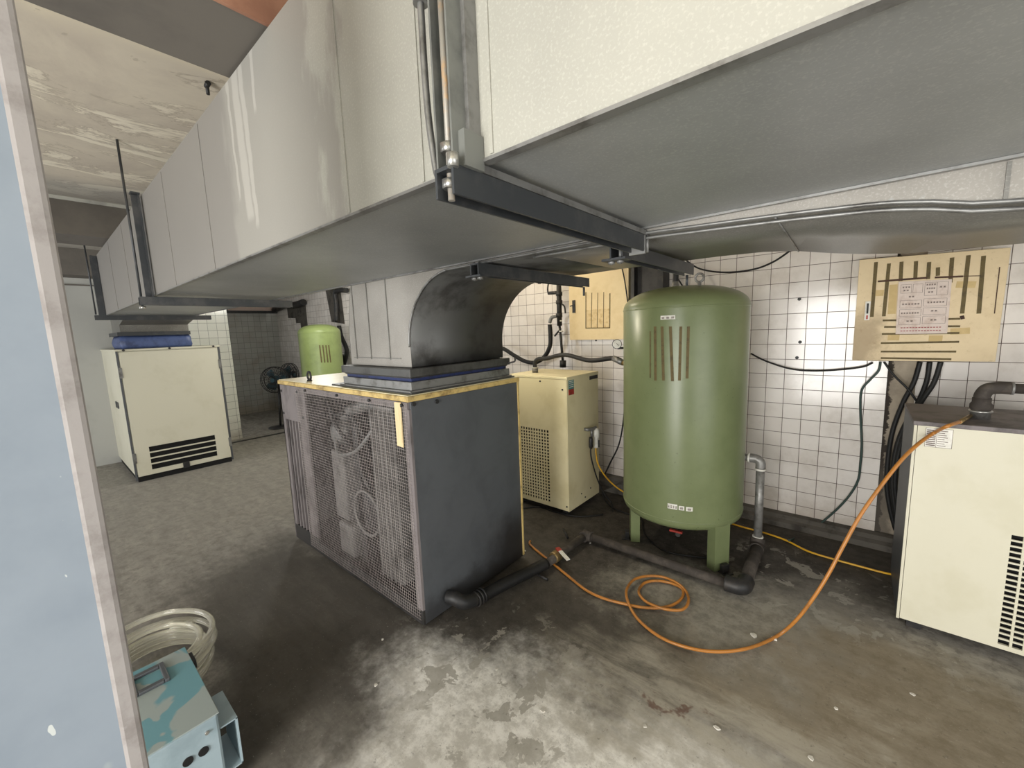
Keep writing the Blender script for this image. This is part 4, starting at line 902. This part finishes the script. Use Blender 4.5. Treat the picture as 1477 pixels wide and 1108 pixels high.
# ---------------------------------------------------------------- hoses on the floor
pts = [(-1.70, 2.13, 0.012)]+[at(2, 0.012, x, y) for x, y in ((765, 786), (785, 803), (800, 815), (822, 833), (845, 851), (870, 863), (900, 871), (925, 876), (950, 877), (970, 873), (984, 862), (984, 850), (970, 842), (950, 838), (932, 840), (923, 848))]
pts += [at(2, 0.018, x, y) for x, y in ((922, 857), (932, 868), (950, 876), (968, 880), (985, 879), (993, 868), (990, 854), (978, 842), (958, 833), (936, 831))]
pts += [at(2, 0.024, x, y) for x, y in ((915, 836), (904, 850), (905, 866))]+[at(2, 0.014, x, y) for x, y in ((916, 888), (935, 907), (960, 923), (995, 935), (1030, 940), (1065, 938), (1095, 930), (1125, 915))]
up_ = [(1150, 893, .02), (1175, 860, .05), (1195, 828, .10), (1215, 790, .175), (1240, 745, .275), (1270, 702, .395), (1300, 664, .53)]
p0 = at(2, 0.014, 1125, 915); p1 = Vector((0.365, 2.735, 1.034))
for x, y, f in up_:
    yy = p0.y+(p1.y-p0.y)*f*0.96+0.02
    pts.append(at(1, p0.y+(2.40-p0.y)*f/0.53, x, y))
pts += [at(1, 2.46, 1325, 640), at(1, 2.535, 1348, 624), at(2, 1.036, 1366, 615), at(2, 1.037, 1386, 608)]
tag(MB().tube(pts, 0.0075, 10, 6).build('air_hose', 'hose', None), 'amber yellow air hose coiled on the floor and rising to the right dryer', 'hose')
pts = [(-1.645, 2.99, 0.50), (-1.645, 2.99, 0.44), (-1.63, 3.0, 0.34), (-1.57, 3.04, 0.22), (-1.48, 3.10, 0.12), (-1.36, 3.17, 0.05), (-1.2, 3.23, 0.012), (-0.9, 3.27, 0.01)]
pts += [at(2, 0.01, x, y) for x, y in ((1060, 757), (1085, 764), (1110, 771), (1135, 780), (1165, 795), (1200, 806), (1240, 817), (1283, 828))]+[(0.3, 3.12, 0.01)]
tag(MB().tube(pts, 0.0062, 8, 6).build('air_tube', 'yellow', None), 'thin yellow air tube from the middle dryer along the wall foot to the right dryer', 'tube')

# ---------------------------------------------------------------- blue-grey machine box and clear hose by the column
t = thing('equipment_box', (-1.75, 0.09, 0), 'small teal and grey metal equipment box on the floor beside the near column', 'equipment box')
bx0, bx1, by0, by1, bz = -1.975, -1.528, -0.12, 0.255, 0.30
MB().box(bx0, bx1, by0, by1, 0.01, bz-0.004).build('case', 'grey_blue', t, bevel=0.008)
lab(MB().box(bx0-0.003, bx1+0.003, by0-0.003, by1+0.003, bz-0.004, bz).build('lid', 'teal_box', t, bevel=0.003), 'teal lid with dusty patches')
m = MB().box(-1.935, -1.815, 0.085, 0.10, bz, bz+0.012).box(-1.935, -1.815, 0.17, 0.185, bz, bz+0.012).box(-1.935, -1.915, 0.10, 0.17, bz, bz+0.012).box(-1.835, -1.815, 0.10, 0.17, bz, bz+0.012)
lab(m.build('handle_frame', 'unit_side', t, bevel=0.003), 'dark rectangular recessed frame')
m = MB()
for y in (0.205, 0.165, 0.10, 0.04): m.lathe([(0.014, 0), (0.014, 0.003)], (bx1, y, 0.20), 'X', 20)
m.build('vent_holes', 'black', t)
m = MB().box(-1.70, -1.535, by1+0.045, by1+0.050, 0.06, 0.235).box(-1.70, -1.535, by1+0.001, by1+0.05, 0.231, 0.236).box(-1.70, -1.535, by1+0.001, by1+0.05, 0.06, 0.065)
m.build('side_bracket', 'grey_blue', t)
m = MB().box(-1.97, -1.90, by1+0.002, by1+0.02, 0.24, 0.27); m.build('clip', 'black_metal', t)
for y in (-0.08, 0.22): MB().lathe([(0.006, 0), (0.006, 0.004)], (bx1+0.001, y, 0.255), 'X', 10).build('screw', 'steel', t)
t = thing('hose_coil', (-2.28, 0.20, 0), 'coil of clear plastic hose lying behind the small teal equipment box', 'hose')
cc = Vector((-2.30, 0.20, 0.0))
loops = MB(); pts = []
for k in range(7):
    for j in range(14):
        a = j/14*2*math.pi; rr_ = 0.20+0.012*math.sin(k*2.1)+0.004*k*((-1)**k)
        pts.append((cc.x+rr_*1.15*math.cos(a)+0.01*math.sin(k*3), cc.y+rr_*0.93*math.sin(a), 0.02+0.024*(k+j/14)+0.03*max(0, math.cos(a-0.4))))
lab(loops.tube(pts, 0.0125, 10, 3).build('hose_loops', 'vinyl', t), 'clear glossy hose loops')
MB().tube([(cc.x+0.235*math.cos(a), cc.y+0.2*math.sin(a), 0.11+0.03*max(0, math.cos(a-0.4))) for a in [2.2+k*0.12 for k in range(5)]], 0.017, 10, 3).build('binding', 'white', t)

# ---------------------------------------------------------------- fans in the recess
def fan(px, py, Y, yaw, r, label):
    c = at(1, Y, px, py); t = thing('pedestal_fan', (c.x, c.y, 0), label, 'fan', 'fans in the far recess')
    rot = Matrix.Rotation(yaw, 3, 'Z')
    W = lambda a, b, h: Vector((c.x, c.y, c.z))+rot@Vector((a, b, h))
    m = MB()
    for rr_, dy in ((r, 0), (r*0.98, -0.05), (r*0.98, 0.05), (r*0.6, -0.085), (r*0.3, -0.09)):
        m.tube([W(rr_*math.cos(k*math.pi/12), dy, rr_*math.sin(k*math.pi/12)) for k in range(24)], 0.006, 6, 1, closed=True)
    for k in range(28):
        a = k*2*math.pi/28; ca, sa = math.cos(a), math.sin(a)
        m.tube([W(r*.15*ca, -0.09, r*.15*sa), W(r*.6*ca, -0.085, r*.6*sa), W(r*.98*ca, -0.05, r*.98*sa), W(r*ca, 0, r*sa), W(r*.98*ca, 0.05, r*.98*sa), W(r*.4*ca, 0.08, r*.4*sa)], 0.003, 4, 0)
    m.build('cage', 'black_metal', t)
    m = MB(); m.tube([W(0, -0.095, 0), W(0, -0.06, 0)], r*0.16, 16, 0).tube([W(0, 0.02, 0), W(0, 0.16, 0)], 0.065, 16, 0); m.build('motor_hub', 'fan', t)
    for k in range(3):
        m = MB(); A = []; B = []
        for j in range(7):
            rr_ = r*(0.12+0.72*j/6); wdt = 0.32+0.28*math.sin(j/6*math.pi)
            A.append(W(rr_*math.cos(k*2.094-wdt), -0.03, rr_*math.sin(k*2.094-wdt))); B.append(W(rr_*math.cos(k*2.094+wdt), 0.02, rr_*math.sin(k*2.094+wdt)))
        m.quadstrip(A, B); m.build('blade', 'fan', t, solid=0.003)
    MB().cyl((c.x, c.y, 0.02), W(0, 0.1, -0.05), 0.018, 12).cyl(W(0, 0.1, -0.07), W(0, 0.1, 0), 0.025, 12).build('pole', 'black_metal', t)
    MB().lathe([(0.18, 0.001), (0.18, 0.015), (0.03, 0.035)], (c.x, c.y, 0), n=28).build('base', 'black_metal', t)
fan(397, 548, 2.62, 0.75, 0.22, 'dark pedestal fan with teal blades in the far recess, facing the camera')
fan(418, 541, 3.12, 2.2, 0.22, 'dark pedestal fan in far recess turned sideways, half behind the big compressor')

# ---------------------------------------------------------------- hook, junction bits, chips
p = at(2, ZC, 298, 118)
tag(MB().cyl((p.x, p.y, ZC-0.05), (p.x, p.y, ZC-0.0005), 0.007).cyl((p.x-0.01, p.y, ZC-0.015), (p.x+0.02, p.y, ZC-0.012), 0.01).build('ceiling_anchor', 'black_metal', None), 'small rusty anchor bolt in the pale ceiling left of the duct', 'bolt')
for x, y, sz, lb in ((757, 795, .013, 'pale plaster chip on dark floor beside the rear corner of the big compressor'),
        (851, 784, .010, 'pale plaster chip on the floor just in front of the long pipe run'),
        (783, 1026, .015, 'largest white plaster chip, near the bottom edge on the painted pool of light'),
        (552, 923, .010, 'pale chip alone on dark floor left of the big compressor front corner'),
        (542, 989, .011, 'slender pale chip on dark floor at the left rim of the painted pool of light'),
        (716, 966, .009, 'pale chip on the floor between the compressor corner and the painted pool of light'),
        (1116, 922, .020, 'thin flake of plaster lying just under the amber hose curve, right side'),
        (1088, 918, .020, 'thin flake of plaster lying inside the amber hose curve'),
        (1316, 1002, .011, 'pale chip on brown stained floor in front of the right dryer'),
        (1206, 1023, .010, 'pale chip on brown stained floor at bottom right, nearer the middle'),
        (1034, 1051, .013, 'white chip in the row of loose chips at the bottom, right of centre'),
        (1170, 1095, .013, 'pale chip at the very bottom edge of the floor, right of centre'),
        (930, 1048, .010, 'small white chip at the bottom centre, left of the other loose chips')):
    c = at(2, 0.0, x, y); m = MB(); n = random.randint(5, 7)
    m.prism([(c.x+sz*random.uniform(.5, 1.0)*math.cos(k*2*math.pi/n+sz*90), c.y+sz*random.uniform(.4, .8)*math.sin(k*2*math.pi/n+sz*90)) for k in range(n)], 2, 0.0006, sz*0.4)
    tag(m.build('plaster_chip', 'chip', None), lb, 'debris', 'plaster chips scattered over the floor')

for o in D.objects:
    if '_o' in o: del o['_o']
